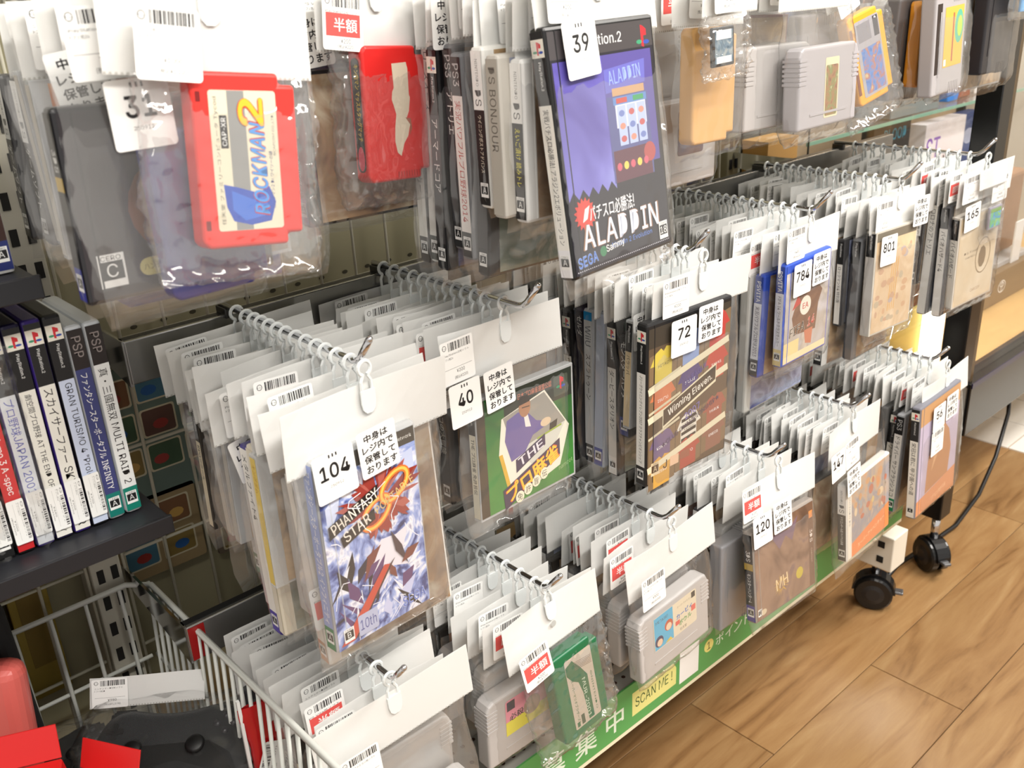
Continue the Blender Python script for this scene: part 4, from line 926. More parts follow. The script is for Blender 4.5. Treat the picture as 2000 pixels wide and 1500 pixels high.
def cov_red2():
    p = P(); t_ = DIM['fc'][1]
    p.poly([(-.004, .040), (.012, .041), (.0135, .036), (.0135, .015), (.0145, .013), (.0125, .002), (.009, -.004), (.013, -.009), (.010, -.018), (.005, -.024), (.001, -.034), (-.003, -.031), (-.005, -.022), (-.004, -.010), (-.002, .0), (-.006, .012), (-.005, .018), (-.003, .021)], (222, 208, 186))
    p.poly([(.008, -.003), (.014, -.004), (.015, -.012), (.012, -.018), (.013, -.009)], (160, 90, 66))
    for k in range(9): p.rect(-.004+k*.003, -.0022+k*.003, -.0515, -.0465, (176, 26, 26))
    me = p.front(-t_/2); me.materials.append(PRINT); return me
def spine_red2():
    w_, t_, h_ = DIM['fc']; p = P(); p.poly(rrect(-.005, .005, -.045, .045, .0045), (20, 18, 18)); p.text('キン肉マン マッスルタッグマッチ', .0010, .010, .0055, (236, 200, 60), .060, -90, bold=.03); p.disc(0, -.034, .0040, (226, 80, 100), .010, 14)
    me = p.side(-w_/2); me.materials.append(PRINT); return me
def cov_green():
    p = P(); t_ = DIM['fc'][1]; p.rr(-.017, .0225, -.044, .044, .002, (186, 174, 158))
    g = (16, 96, 60)
    p.poly([(-.0165, .036), (-.006, .040), (.004, .026), (-.002, .010), (-.010, .016), (-.0165, .026)], g); p.poly([(-.002, .010), (.004, .026), (.012, .012), (.012, -.042), (.004, -.042), (.002, -.006)], g)
    for k in range(6): p.line(-.004, .022-k*.0018+.014, .021, .020-k*.0018+.012, .0006, (120, 100, 86))
    p.text('スーパーマリオブラザーズ2', -.0105, -.010, .0040, g, .056, -90, bold=.02); p.text('©NINTENDO', .0175, -.012, .0026, g, .05, -90); p.text('MUR-2001', .0055, -.014, .0050, (186, 200, 180), .05, -90, bold=.02)
    p.rect(-.014, -.010, -.042, -.036, g); p.rect(-.007, -.002, -.042, -.030, (60, 80, 60))
    me = p.front(-t_/2); me.materials.append(PRINT); return me
def cov_sfc(seed):
    p = P(); t_ = DIM['sfc'][1]
    if seed == 0:
        p.rr(-.039, .040, -.012, .034, .003, (226, 214, 188)); p.poly([(-.038, -.011), (-.004, -.011), (-.004, .0335), (-.038, .0335)], (78, 176, 214)); p.text('MEZASE!', -.024, .026, .004, (30, 60, 90), .022)
        p.disc(-.030, -.001, .0075, (40, 44, 90)); p.disc(-.029, -.003, .005, (232, 200, 170)); p.disc(-.012, .012, .0075, (190, 84, 56)); p.disc(-.012, .010, .005, (236, 206, 176)); p.poly([(-.020, -.010), (-.010, -.006), (-.006, -.011)], (220, 190, 60))
        p.text('スーパーファミコン', .017, .026, .003, (90, 80, 70), .026); p.text('カービィ', .017, .014, .0075, (60, 110, 190), .030, 6, bold=.05); p.text('ボウル', .018, .003, .0070, (70, 150, 80), .024, 6, bold=.05); p.rect(.0, .008, .002, .008, (220, 90, 80)); p.rect(.030, .038, .006, .014, (220, 100, 90)); p.rect(.031, .038, .024, .032, (40, 40, 40)); p.text('任天堂', .014, -.007, .004, (90, 70, 60))
    elif seed == 1:
        p.rr(-.039, .040, -.012, .034, .003, (240, 150, 170)); p.rect(-.039, .040, -.012, .006, (238, 226, 60)); p.rect(-.037, -.026, .020, .032, (30, 30, 60)); p.text('必殺', -.024, .010, .009, (40, 20, 30), .02, bold=.03); p.disc(-.002, .010, .012, (180, 150, 130))
    else:
        p.rr(-.039, .040, -.012, .034, .003, (206, 70, 60)); p.poly([(-.039, -.012), (.0, -.012), (.02, .034), (-.039, .034)], (226, 120, 90)); p.text('スーパー', .010, .012, .010, WH, .04, bold=.04)
    me = p.front(-t_/2); me.materials.append(PRINT); return me
def cov_simple(kind, art, over, bg=True):
    w_, t_, h_ = DIM[kind]; p = P(); x0, x1, z0, z1 = -w_/2+.003, w_/2-.003, -h_/2+.003, h_/2-.003
    if bg: p.rect(x0, x1, z0, z1, WH, 1)
    over(p, x0, x1, z0, z1); me = p.front(-t_/2); me.materials.append(PRINT); me.materials.append(art); return me
def ov784(p, x0, x1, z0, z1):
    p.rect(x0, x1, z1-.010, z1, (58, 88, 190)); p.rect(x1-.022, x1, z1-.020, z1-.012, (226, 130, 90))
    p.poly([(-.026, -.030), (.022, -.034), (.026, .000), (.034, .016), (.024, .026), (.006, .034), (-.010, .030), (-.022, .018), (-.034, -.006)], (120, 84, 62)); p.disc(.020, .036, .008, (190, 140, 100)); p.poly([(-.034, .004), (-.022, .022), (-.014, .010)], (190, 70, 60)); p.poly([(-.004, -.030), (.016, -.030), (.014, -.052), (.0, -.048)], (196, 120, 90))
    p.disc(-.004, .004, .0125, (236, 228, 214)); p.text('EA', -.004, .004, .0075, (200, 70, 60), .013, bold=.03); p.outlined('FIFA', -.022, -.024, .012, (50, 44, 40), (236, 230, 220), .034, 6, .05, shear=.2, bold=.03); p.outlined('14', .010, -.020, .012, (216, 90, 70), (236, 230, 220), .016, 6, .05, shear=.2, bold=.03)
    p.rect(x0, x0+.034, z0, z0+.028, (232, 210, 150)); p.rect(x0, x1, z0, z0+.010, (236, 220, 176)); p.rect(x1-.0015, x1, z0, z1, (110, 110, 190)); p.rect(x0, x1, z0, z0+.0012, (96, 100, 190))
def ov801(p, x0, x1, z0, z1):
    p.rect(x0, x1, z1-.012, z1, (120, 112, 98)); 
    for k in range(4): p.line(-.006+k*.005, .030, -.010+k*.005, -.045, .0018, (222, 170, 90))
    rnd = random.Random(2)
    for k in range(34): p.disc(rnd.uniform(x0+.008, x1-.008), rnd.uniform(z0+.014, z1-.022), rnd.uniform(.003, .008), rnd.choice(((200, 164, 134), (192, 176, 150), (186, 172, 170), (206, 168, 132))), rnd.uniform(.003, .006), 7)
def ov165(p, x0, x1, z0, z1):
    p.ring(.018, -.002, .020, .030, .0022, (150, 130, 100)); p.disc(.016, -.004, .010, (140, 120, 92), .018, 9); p.text('DS Final', -.016, .012, .004, (130, 112, 90), .034); p.text('CHRONICLE', -.014, .004, .003, (130, 112, 90), .03); p.text('CAPCOM', .006, z0+.016, .005, (160, 120, 80), .024)
def ov120(p, x0, x1, z0, z1):
    p.rect(x1-.012, x1, z0, z1, (112, 84, 66)); p.rect(x1-.010, x1-.002, z1-.022, z1-.012, (216, 140, 80)); p.text('3DS', x1-.006, .012, .006, (230, 220, 210), .018, -90); p.text('CAPCOM', x1-.006, -.016, .003, (190, 170, 150), .02, -90)
    rnd = random.Random(8)
    for k in range(22):
        an = 2*math.pi*k/22; p.poly([(-.012+.006*math.cos(an), -.030+.006*math.sin(an)), (-.012+rnd.uniform(.014, .024)*math.cos(an+.1), -.030+rnd.uniform(.010, .018)*math.sin(an+.1)), (-.012+.006*math.cos(an+.25), -.030+.006*math.sin(an+.25))], (196, 156, 70))
    p.text('MH', -.010, -.026, .016, (232, 206, 160), .026, 6, bold=.03); p.disc(x0+.014, z0+.008, .006, (206, 190, 160), .004); p.disc(.030, -.030, .008, (190, 170, 60)); p.poly([(-.030, .044), (-.012, .020), (.002, .034), (.016, .022), (.030, .052), (.010, .040)], (120, 96, 110))
    cero(p, x0+.006, z0+.010, .010, 'C')
def ov147(p, x0, x1, z0, z1):
    p.rect(x0, x0+.012, z0, z1, (236, 230, 216)); p.text('NINTENDO DS', x0+.006, .02, .004, GY, .05, -90); p.poly([(x0+.012, z0), (x1, z0), (x1, z0+.040), (x0+.012, z0+.022)], (232, 140, 84)); p.text('スーパーアドベンチャー', .008, z0+.016, .007, (240, 220, 180), .085, 8)
    rnd = random.Random(4)
    for k in range(26): p.disc(rnd.uniform(x0+.022, x1-.012), rnd.uniform(-.012, z1-.012), rnd.uniform(.004, .009), rnd.choice(((206, 160, 116), (190, 120, 96), (226, 204, 170), (160, 166, 170), (214, 190, 130), (186, 146, 126))), rnd.uniform(.004, .008), 8)
def ov56(p, x0, x1, z0, z1):
    p.rect(x0, x1, z1-.030, z1, (196, 152, 108)); p.poly([(-.038, -.062), (.038, -.055), (.044, -.010), (.034, .024), (.020, .038), (.016, .052), (.004, .056), (-.006, .046), (-.008, .034), (-.024, .020), (-.034, -.010)], (184, 132, 92)); p.poly([(-.020, -.030), (-.004, -.010), (.004, .010), (-.010, .006)], (212, 166, 124)); p.poly([(x0, z0), (x1, z0), (x1, z0+.040), (x0, z0+.026)], (214, 146, 104)); p.text('プロ野球', .01, z0+.014, .008, (236, 190, 150), .05, 8)

# ================================================================== FRONT ITEMS (poses solved from the photograph)
ORG = (226, 36, 34)
_, c1 = posed('bagged red cartridge with a robot action title and grey stripe label, price 1,000 yen', (.286, .578, -.097), .286, RZ[1], 'fc', (226, 52, 44), -1, 7, -5, cover=cov_rock(), hw=.135, hh=.055, fw_=.118, fb=.022, prices=((-.032, -.054, 2, 4, False),), seed=1, crinkle=True, name='bagged_cartridge', cat='bagged cartridge')
o, c1 = posed('bagged bright red cartridge with a torn white label and black wrestling title strip', (.475, .680, -.096), .474, RZ[1], 'fc', (214, 38, 36), 7, 4, -2, cover=cov_red2(), hw=.125, hh=.055, fw_=.11, fb=.02, prices=((-.040, -.050, 4, 1, True),), seed=2, crinkle=True, name='bagged_cartridge', cat='bagged cartridge')
link('side_label', spine_red2(), c1)
posed('bagged purple night-sky slot machine game case, sticker 39', (.578, .530, -.124), .582, RZ[1], 'dvd', (20, 20, 22), 4.3, -.9, -6.9, cover=covAlad(), spine=('ps2', WHT, '実戦パチスロ必勝法! アラジン2エボリューション', BK, (236, 236, 240)), hw=.15, numbers=((-.0386, -.074, -3, 39),), prices=((-.046, -.034, 3, 1, False),), seed=3)
posed('small black handheld game card in a clear bag over a tan framed cartridge', (.771, .562, -.063), .781, RZ[1], 'dscard', (30, 32, 36), 0, -2, -2, cover=cov_simple('dscard', art_mat('card_art', ((40, 60, 80), (90, 120, 140), (200, 200, 190)), 60), lambda p, x0, x1, z0, z1: (p.rect(x0+.002, x1-.002, z1-.008, z1, WH), p.rect(x0+.002, x1-.002, z0, z0+.006, WH))), hw=.085, hh=.045, fw_=.07, fb=.012, prices=((-.012, -.038, 0, 2, False),), seed=4, name='bagged_game_card', cat='bagged game card', crinkle=True)
posed('bagged grey cartridge with a tall brown picture label', (.995, .590, -.121), .975, RZ[1], 'sfc', (176, 172, 176), 2, 0, -2, cover=cov_simple('sfc', art_mat('jungle_art', ((90, 60, 40), (160, 110, 70), (120, 130, 70), (220, 210, 170)), 60), lambda p, x0, x1, z0, z1: (p.rr(-.010, .020, -.034, .030, .002, (222, 214, 180)), p.rr(-.008, .018, -.032, .022, .002, WH, 1)), False), hw=.145, fw_=.142, fb=.016, seed=2, name='bagged_cartridge', cat='bagged cartridge')
posed('bagged yellow cartridge with a blue picture label, tilted on its hook', (1.162, .631, -.104), 1.135, RZ[1], 'fc', (240, 166, 36), -7, -14, -7, cover=cov_simple('fc', art_mat('blue_picture_art', ((60, 96, 160), (90, 130, 190), (170, 110, 90), (210, 200, 150)), 60), lambda p, x0, x1, z0, z1: (p.rr(-.024, .024, -.046, .046, .003, (164, 160, 164)), p.rr(-.018, .021, -.043, .012, .002, WH, 1), p.rect(-.020, .006, .020, .042, (136, 132, 136)), p.rect(.012, .022, .020, .044, (70, 66, 70)), p.rect(-.034, -.029, -.040, .040, (120, 60, 20))), False), hw=.12, hh=.05, fw_=.108, fb=.03, prices=((-.036, -.052, -10, 4, False),), seed=5, crinkle=True, name='bagged_cartridge', cat='bagged cartridge')
posed('bagged grey cartridge with a yellow and green picture label', (1.300, .600, -.098), 1.325, RZ[1], 'sfcv', (176, 172, 174), 0, -3, -2, cover=cov_simple('sfcv', art_mat('yellow_label_art', ((236, 180, 70), (240, 190, 80), (230, 170, 60)), 30), lambda p, x0, x1, z0, z1: (p.rect(x0+.024, x1-.004, -.030, .044, (238, 182, 72)), p.disc(.024, .018, .012, (90, 180, 150), .021), p.disc(.026, .018, .007, (180, 210, 70), .013), p.rect(.006, .010, -.024, .036, (170, 90, 60)), p.rect(x0+.026, x0+.032, -.028, -.020, WH), p.rect(x0+.002, x0+.015, -.036, .050, (40, 26, 22))), False), hw=.115, hh=.05, fw_=.105, fb=.01, seed=6, name='bagged_cartridge', cat='bagged cartridge')
posed('bagged blue card with a small red picture beside the cabinet post', (1.478, .572, -.052), 1.475, RZ[1], 'dscard', (80, 160, 220), 0, 0, 0, cover=cov_simple('dscard', art_mat('blue_card_art', ((90, 170, 226), (110, 186, 236)), 20), lambda p, x0, x1, z0, z1: p.rect(-.007, .009, -.006, .006, (190, 60, 60))), hw=.11, hh=.045, fw_=.10, fb=.01, seed=7, name='bagged_card', cat='bagged card')
posed('bagged lightning-battle handheld game case, stickers 104 and store note', (.358, .598, -.418), .3715, RZ[2], 'psp', None, 4.4, .7, -.8, cover=cov104(), spine=('', (150, 165, 214), 'ファンタシースターポータブル2 インフィニティ', WH, (40, 130, 80)), hw=.165, hh=.055, fw_=.15, prices=(), numbers=((-.046, -.0745, -3, 104),), notes=((-.003, -.069, -4),), seed=0, fb=.014)
posed('bagged green mahjong game disc case, sticker 40', (.567, .634, -.418), .553, RZ[2], 'cd', None, 5, 2.7, -2.6, cover=cov40(), spine=('ps1', (226, 220, 200), 'THE プロ麻雀 免許皆伝', BK, None), hw=.165, hh=.05, fw_=.158, prices=((-.068, -.040, -3, 1, False),), numbers=((-.064, -.081, -3, 40),), notes=((-.020, -.079, -4),), seed=1)
posed('bagged football-shirt game case, sticker 72', (.772, .597, -.420), .795, RZ[2], 'dvd', (26, 26, 28), -3.3, -.5, .8, cover=cov72(), spine=('ps2', (240, 238, 234), 'Jリーグウイニングイレブン2007 クラブチャンピオンシップ', BK, (40, 36, 34)), hw=.155, hh=.045, fw_=.150, prices=((-.048, -.036, 0, 1, False),), numbers=((-.0394, -.080, 0, 72),), notes=((.0026, -.074, 0),), seed=2)
posed('bagged blue-framed football game case, sticker 784', (1.027, .612, -.392), 1.034, RZ[2], 'vita', (58, 92, 200), .4, -1, -.3, cover=cov_simple('vita', art_mat('pitch_art', ((226, 214, 196), (200, 196, 200), (180, 170, 160), (232, 222, 206)), 12), ov784), spine=('vita', (226, 228, 238), 'FIFA 14 ワールドクラスサッカー', (60, 60, 80), (232, 212, 150)), hw=.135, hh=.05, fw_=.122, prices=((-.041, -.034, 0, 3, False),), numbers=((-.029, -.079, 0, 784),), notes=((.0125, -.0745, 0),), seed=3)
posed('bagged cream game case with brown autumn pattern, sticker 801', (1.245, .610, -.405), 1.258, RZ[2], 'slab', (200, 196, 186), -3, .7, -1.7, cover=cov_simple('slab', art_mat('cream_art', ((226, 204, 170), (214, 186, 150), (232, 212, 182)), 14), ov801), spine=('ps1', (200, 196, 190), '', BK, None), hw=.14, hh=.05, fw_=.125, prices=((-.046, -.043, 0, 0, False),), numbers=((-.036, -.090, 0, 801),), notes=((.040, -.048, 0),), seed=1)
posed('bagged cream game case with a compass emblem, sticker 165', (1.490, .600, -.425), 1.490, RZ[2], 'slab', (206, 200, 190), -8, -5, 1.4, cover=cov_simple('slab', art_mat('parchment_art', ((226, 212, 186), (218, 200, 170), (230, 218, 196)), 8), ov165), spine=('ps1', WHT, 'バイオハザード', BK, None), hw=.14, hh=.05, fw_=.125, prices=((-.046, -.040, 0, 0, False), (.024, -.054, 0, 3, False)), numbers=((-.042, -.083, -3, 165),), seed=2)
posed('bagged small grey card with a bright green and blue picture over the compass case', (1.508, .582, -.365), 1.490, RZ[2], 'dscard', (150, 146, 160), -8, -4, 0, cover=cov_simple('dscard', art_mat('meadow_art', ((60, 150, 70), (90, 150, 210), (120, 190, 110), (200, 160, 110)), 50), lambda p, x0, x1, z0, z1: p.rect(x0, x1, z1-.006, z1, (120, 160, 80))), hw=.07, hh=.03, fw_=.06, fb=.02, seed=1, name='bagged_game_card', cat='bagged game card', clip=False)
posed('bagged grey cartridge with a red label under the lightning-battle case', (.366, .590, -.755), .3580, RZ[3], 'sfc', (196, 194, 192), -2, -3, -2, cover=cov_sfc(2), hw=.17, hh=.055, fw_=.15, fb=.03, prices=((-.050, -.066, 0, 0, False),), seed=3, name='bagged_cartridge', cat='bagged cartridge')
posed('bagged green cartridge with a silver diagram label, half price tag', (.575, .580, -.698), .552, RZ[3], 'fc', (18, 104, 64), 0, -3.9, -7, cover=cov_green(), hw=.135, hh=.055, fw_=.12, fb=.012, prices=((-.040, -.070, -4, 1, True),), seed=0, hole=True, crinkle=True, name='bagged_cartridge', cat='bagged cartridge')
posed('bagged grey cartridge with a cartoon faces label', (.731, .579, -.702), .738, RZ[3], 'sfc', (190, 186, 184), .8, -3, -2, cover=cov_sfc(0), hw=.16, hh=.055, fw_=.145, fb=.018, prices=((-.052, -.060, 0, 0, False),), seed=1, name='bagged_cartridge', cat='bagged cartridge')
posed('bagged brown dragon-hunting game case, stickers 120 and store note', (.935, .561, -.700), .944, RZ[3], 'ds', (150, 140, 132), -.5, 2, -8, cover=cov_simple('ds', art_mat('bronze_art', ((74, 54, 44), (120, 92, 74), (150, 120, 98), (100, 80, 90)), 12), ov120), spine=('3ds', (26, 22, 22), 'モンスターハンター4', WH, (70, 60, 150)), hw=.158, hh=.05, fw_=.152, fb=.018, prices=((-.066, -.036, 0, 1, True),), numbers=((-.054, -.074, 0, 120),), notes=((-.012, -.070, 0),), seed=2)
posed('bagged orange adventure game case, stickers 147 and store note', (1.185, .580, -.735), 1.150, RZ[3], 'ds', (232, 230, 224), 2.8, -1, -5, cover=cov_simple('ds', art_mat('orange_art', ((220, 150, 90), (190, 170, 150), (150, 150, 160), (230, 190, 140)), 18), ov147), spine=('ds', (34, 32, 32), 'ドラゴンボール改 サイヤ人来襲', WH, (40, 38, 38)), hw=.150, hh=.055, fw_=.152, fb=.02, prices=((-.025, -.060, -3, 2, False),), numbers=((-.066, -.063, -3, 147),), notes=((-.022, -.103, -3),), seed=0)
posed('bagged baseball game case in tan and lilac, sticker 56', (1.359, .563, -.700), 1.384, RZ[3], 'dvd', (120, 120, 130), .4, -2.5, -2.5, cover=cov_simple('dvd', art_mat('lilac_art', ((196, 186, 206), (186, 176, 200), (206, 198, 214)), 6), ov56), spine=('ps2', WHT, '栄冠は君に 甲子園への道', BK, (236, 234, 228)), hw=.155, hh=.05, fw_=.148, fb=.01, numbers=((-.043, -.072, 0, 56),), notes=((-.001, -.068, 0),), prices=((-.043, -.114, 0, 3, False),), seed=1)

# ================================================================== THE BAGS BEHIND THEM
GREY = (184, 182, 180)
def planet_cover():
    def ov(p, x0, x1, z0, z1): p.disc(.01, -.005, .042, (120, 72, 48), .036); p.disc(.016, -.001, .036, (54, 36, 30), .032); p.poly([(.0, .03), (.03, .04), (.045, .02), (.02, .018)], (170, 90, 50)); cero(p, x0+.016, z0+.018, .022, 'C'); p.rr(x0+.034, x0+.064, z0+.010, z0+.022, .006, (206, 196, 130)); p.text('ハンティング', x0+.049, z0+.016, .005, (120, 110, 60), .024)
    return cov_simple('ds', art_mat('dusk_art', ((44, 42, 48), (60, 56, 60), (52, 46, 46)), 10), ov)
def box_cover():
    w_, t_, h_ = DIM['bigbox']; p = P(); p.rect(-w_/2+.001, w_/2-.001, -h_/2+.001, h_/2-.001, WH, 1); p.rect(-w_/2+.001, w_/2-.001, -h_/2+.001, -h_/2+.024, (44, 54, 120)); p.text('PARTY GAME', .02, -h_/2+.012, .008, (190, 200, 226), .06)
    me = p.front(-t_/2); me.materials.append(PRINT); me.materials.append(art_mat('sepia_art', ((90, 64, 44), (190, 160, 110), (130, 96, 66)), 16)); return me
def column(row, i, y0, y1, specs, hw=.15, htop=.068, n=None, pitch=.0, jit=1., zbase=0):
    """bags stacked along one peg from y0 (front) to y1 (rail); specs repeat with white-header fillers"""
    rnd = random.Random(row*100+i*7+3); y = y0; k = 0; x = PX[row][i]; pegname = PEGN[row][i]
    while y < y1:
        sp = specs[k] if k < len(specs) else rnd.choice(FILL[row])
        kind, col, spine, desc = sp[:4]; opt = sp[4] if len(sp) > 4 else {}
        w_, t_, h_ = DIM[kind]; y += t_/2+.0022
        var = rnd.randrange(5); red = rnd.random() < .16
        pr = opt.get('prices', ((-hw/2+.024+rnd.uniform(0, .016), -.038+rnd.uniform(-.002, .002), rnd.uniform(-3, 3), var, red),) if rnd.random() < .85 else ())
        nb = opt.get('numbers', ()); nt_ = opt.get('notes', ())
        ct = htop+rnd.uniform(-.004, .006)+(.022 if kind in ('sfc', 'fc') and row == 3 else 0)+opt.get('drop', 0)
        bag('%s bag behind %s, holding %s %s' % (ORD[k], pegname, 'an' if desc[0] in 'aeiou' else 'a', desc), W(x, y, RZ[row]), kind, col, spine=spine, cover=COVERS[opt['cover']]() if opt.get('cover') else box_cover() if kind == 'bigbox' else generic_cover(kind, k) if kind in ('dvd', 'psp', 'ds', 'blu', 'vita', 'cd', 'slab') else None,
            ctop=ct, cx=rnd.uniform(-.006, .006)*jit+opt.get('dx', 0), yaw=rnd.uniform(-1.8, 1.8)*jit, roll=rnd.uniform(-2.2, 2.2)*jit, pit=rnd.uniform(-1, 1), group='bags behind '+pegname,
            hw=hw*rnd.uniform(.90, 1.04), hh=.05, fw_=opt.get('fw', max(w_+.012, hw*.92)), fb=rnd.uniform(.008, .024), prices=pr, numbers=nb, notes=nt_, seed=rnd.randrange(4), name='bagged_cartridge' if kind in ('sfc', 'fc') else 'bagged_game', cat='bagged cartridge' if kind in ('sfc', 'fc') else 'bagged game', hcx=rnd.uniform(-.008, .008), hz=rnd.uniform(-.012, .004), back=False)
        y += t_/2+pitch; k += 1
COVERS = {'planet': planet_cover, 'pink': lambda: cov_sfc(1), 'dark': lambda: cov_simple('sfc', art_mat('dark_label_art', ((40, 40, 90), (90, 50, 60), (60, 60, 110)), 40), lambda p, x0, x1, z0, z1: p.rr(-.004, .040, -.012, .034, .003, WH, 1), False)}
ORD = 'first second third fourth fifth sixth seventh eighth ninth tenth eleventh twelfth thirteenth fourteenth fifteenth sixteenth'.split()
BLK = (24, 24, 26)
S = dict
f_clear = ('cd', None, ('', (196, 192, 184), '', BK, None), 'clear disc case')
f_ds = ('ds', (60, 60, 62), ('ds', (40, 38, 38), 'ゲームソフト', WH, (40, 40, 40)), 'dark handheld game case')
f_ps2 = ('dvd', BLK, ('ps2', WHT, 'ワールドサッカー', BK, (60, 58, 56)), 'white-spined tall case')
f_sfc = ('sfc', GREY, None, 'plain grey cartridge')
f_cd = ('cd', (46, 42, 38), ('ps1', (226, 214, 186), 'RPGツクール', BK, None), 'cream-spined disc case')
f_psp = ('psp', (200, 202, 206), ('psp', (226, 226, 228), 'モンスター', BK, (60, 120, 90)), 'pale slim handheld case')
FILL = {1: [f_clear, f_sfc, f_ds], 2: [f_clear, f_cd, f_ds, f_sfc, f_psp], 3: [f_sfc, f_sfc, f_cd, f_ds]}
# middle row
column(2, 0, .611, .818, [
    ('dvd', (232, 230, 226), ('', (238, 232, 222), '', BK, (190, 130, 80)), 'white tall case with an orange foot', S(prices=((-.052, -.196, 0, 1, True), (-.045, -.050, 0, 0, False)))),
    ('sfcv', (186, 182, 178), None, 'upright grey ribbed cartridge', S(dx=-.018, drop=.02)),
    ('cd', None, ('', (226, 200, 110), 'キングダム', (190, 140, 40), None), 'yellow-lettered disc case', S(dx=-.01)),
    ('dvd', (222, 214, 196), ('', (232, 226, 208), '', BK, None), 'cream plain case'),
    ('dvd', (60, 50, 130), ('', (238, 236, 230), 'メタルファイト4', BK, (80, 64, 160)), 'white-spined case with a purple foot', S(dx=-.004)),
    ('psp', (226, 226, 226), ('', (236, 234, 230), 'FINAL', (150, 60, 60), (200, 40, 44)), 'white slim case with a red foot', S(notes=((-.060, -.088, -10),))),
    ('dvd', (206, 206, 206), None, 'plain clear tall case'), f_clear, f_psp, f_clear, f_cd], hw=.158)
column(2, 1, .652, .820, [
    ('ds', (40, 40, 42), ('', (50, 48, 48), 'トルネコの大冒険', (210, 206, 196), (40, 40, 40)), 'black handheld case', S(numbers=((-.062, -.072, 0, 2),))),
    ('cd', (40, 36, 32), ('ps1', (222, 214, 194), 'プロ野球 熱闘', BK, None), 'white-strip disc case'), f_ds, f_clear, f_cd, f_clear, f_clear], hw=.160)
column(2, 2, .609, .820, [
    ('cd', None, ('ps1', (232, 228, 222), 'サクラ大戦', BK, None), 'white-spined disc case', S(notes=((-.055, -.082, 0),))),
    ('cd', None, ('ps1', (206, 186, 150), 'パラッパ', BK, None), 'tan-spined disc case', S(notes=((-.056, -.076, -4),))),
    ('ds', BLK, ('', (34, 34, 36), 'モンスターハンター', WH, (60, 70, 140)), 'black handheld case with a blue foot', S(drop=.012)),
    ('dvd', BLK, ('ps2', (220, 218, 212), 'ダービースタリオン', BK, (236, 232, 226)), 'grey-spined horse-racing case'),
    ('dvd', (150, 156, 166), ('', (176, 186, 206), '', WH, (54, 70, 150)), 'pale blue case with a navy foot'),
    ('dvd', (176, 180, 186), ('wiiu', (200, 202, 204), 'スプラトゥーン', BK, (40, 44, 50)), 'blue-topped grey case'),
    ('dvd', (44, 34, 60), ('', (40, 36, 50), 'ゼルダ', WH, None), 'dark violet case'), f_ps2, f_clear, f_clear], hw=.150)
column(2, 3, .626, .820, [
    ('vita', (46, 74, 170), ('vita', (226, 228, 236), '実況パワフルプロ野球2013', (60, 50, 90), (40, 40, 44)), 'blue slim case with a baseball title', S(dx=-.012)),
    ('dvd', (190, 190, 186), None, 'grey clear tall case', S(dx=-.01, prices=((-.055, -.046, 0, 1, True),))),
    ('dvd', (60, 60, 62), None, 'dark tall case', S(prices=((-.058, -.044, 0, 0, False),))), f_clear, f_ps2, f_clear, f_cd, f_clear, f_clear], hw=.150)
column(2, 4, .626, .820, [
    ('psp', (110, 112, 116), ('ps1', (70, 70, 74), '', WH, None), 'dark grey slim case', S(dx=-.008)),
    ('cd', (60, 60, 62), ('ps1', (228, 226, 220), 'ロックマンX4 特別版', BK, None), 'white-strip black disc case', S(dx=-.004)),
    ('dvd', (206, 206, 204), ('wii', (206, 206, 202), '大乱闘スマッシュブラザーズX', (70, 70, 74), (40, 40, 42)), 'pale grey tall fighting-game case', S(dx=-.01)),
    ('dvd', (200, 196, 206), ('', (214, 204, 214), 'ワールドネバーランド', (170, 60, 90), (30, 30, 34)), 'lilac-spined tall case', S(notes=((-.058, -.080, 0),))), f_clear, f_ps2, f_clear, f_clear], hw=.148)
column(2, 5, .612, .820, [
    ('psp', (70, 70, 74), ('ps1', (232, 230, 226), 'バイオハザード4', BK, None), 'white-strip slim horror case', S(dx=-.012)),
    ('psp', (90, 90, 92), ('', (224, 222, 216), 'ロロナのアトリエ', BK, None), 'white-spined slim atelier case', S(dx=-.012)),
    ('ds', (40, 36, 36), ('ds', (52, 42, 40), 'ファイナル', (210, 170, 120), (30, 30, 32)), 'black handheld case with a grey top', S(notes=((-.030, -.040, 0),), dx=-.006)), f_clear, f_ps2, f_clear, f_cd, f_clear], hw=.150)
# lowest row
column(3, 0, .606, .79, [f_sfc, f_sfc, f_cd, f_sfc, f_ds, f_sfc, f_sfc], hw=.155)
column(3, 1, .598, .79, [
    ('sfc', (190, 186, 184), None, 'grey cartridge with a pink-yellow label', S(cover='pink', dx=-.02, drop=.015)),
    f_sfc, f_sfc, ('sfc', (170, 168, 168), None, 'smoke grey cartridge', S(dx=-.012)), f_cd, f_sfc, f_sfc, f_cd], hw=.150)
column(3, 2, .600, .79, [
    ('sfc', (184, 180, 178), None, 'closely pressed grey ribbed cartridge', S(dx=-.006)),
    f_sfc, f_ds, ('ds', (60, 60, 62), ('ds', (60, 58, 58), 'レイトン', WH, None), 'dark case with a number sticker', S(numbers=((-.022, -.040, -4, 129),), prices=((-.052, -.044, -4, 1, True),))), f_sfc, f_cd, f_ds, f_sfc], hw=.150)
column(3, 3, .590, .79, [
    ('sfcv', (150, 150, 154), None, 'dark grey upright cartridge', S(dx=-.045, drop=.02)), f_sfc, f_ds, f_sfc, f_cd, f_sfc, f_ds], hw=.150)
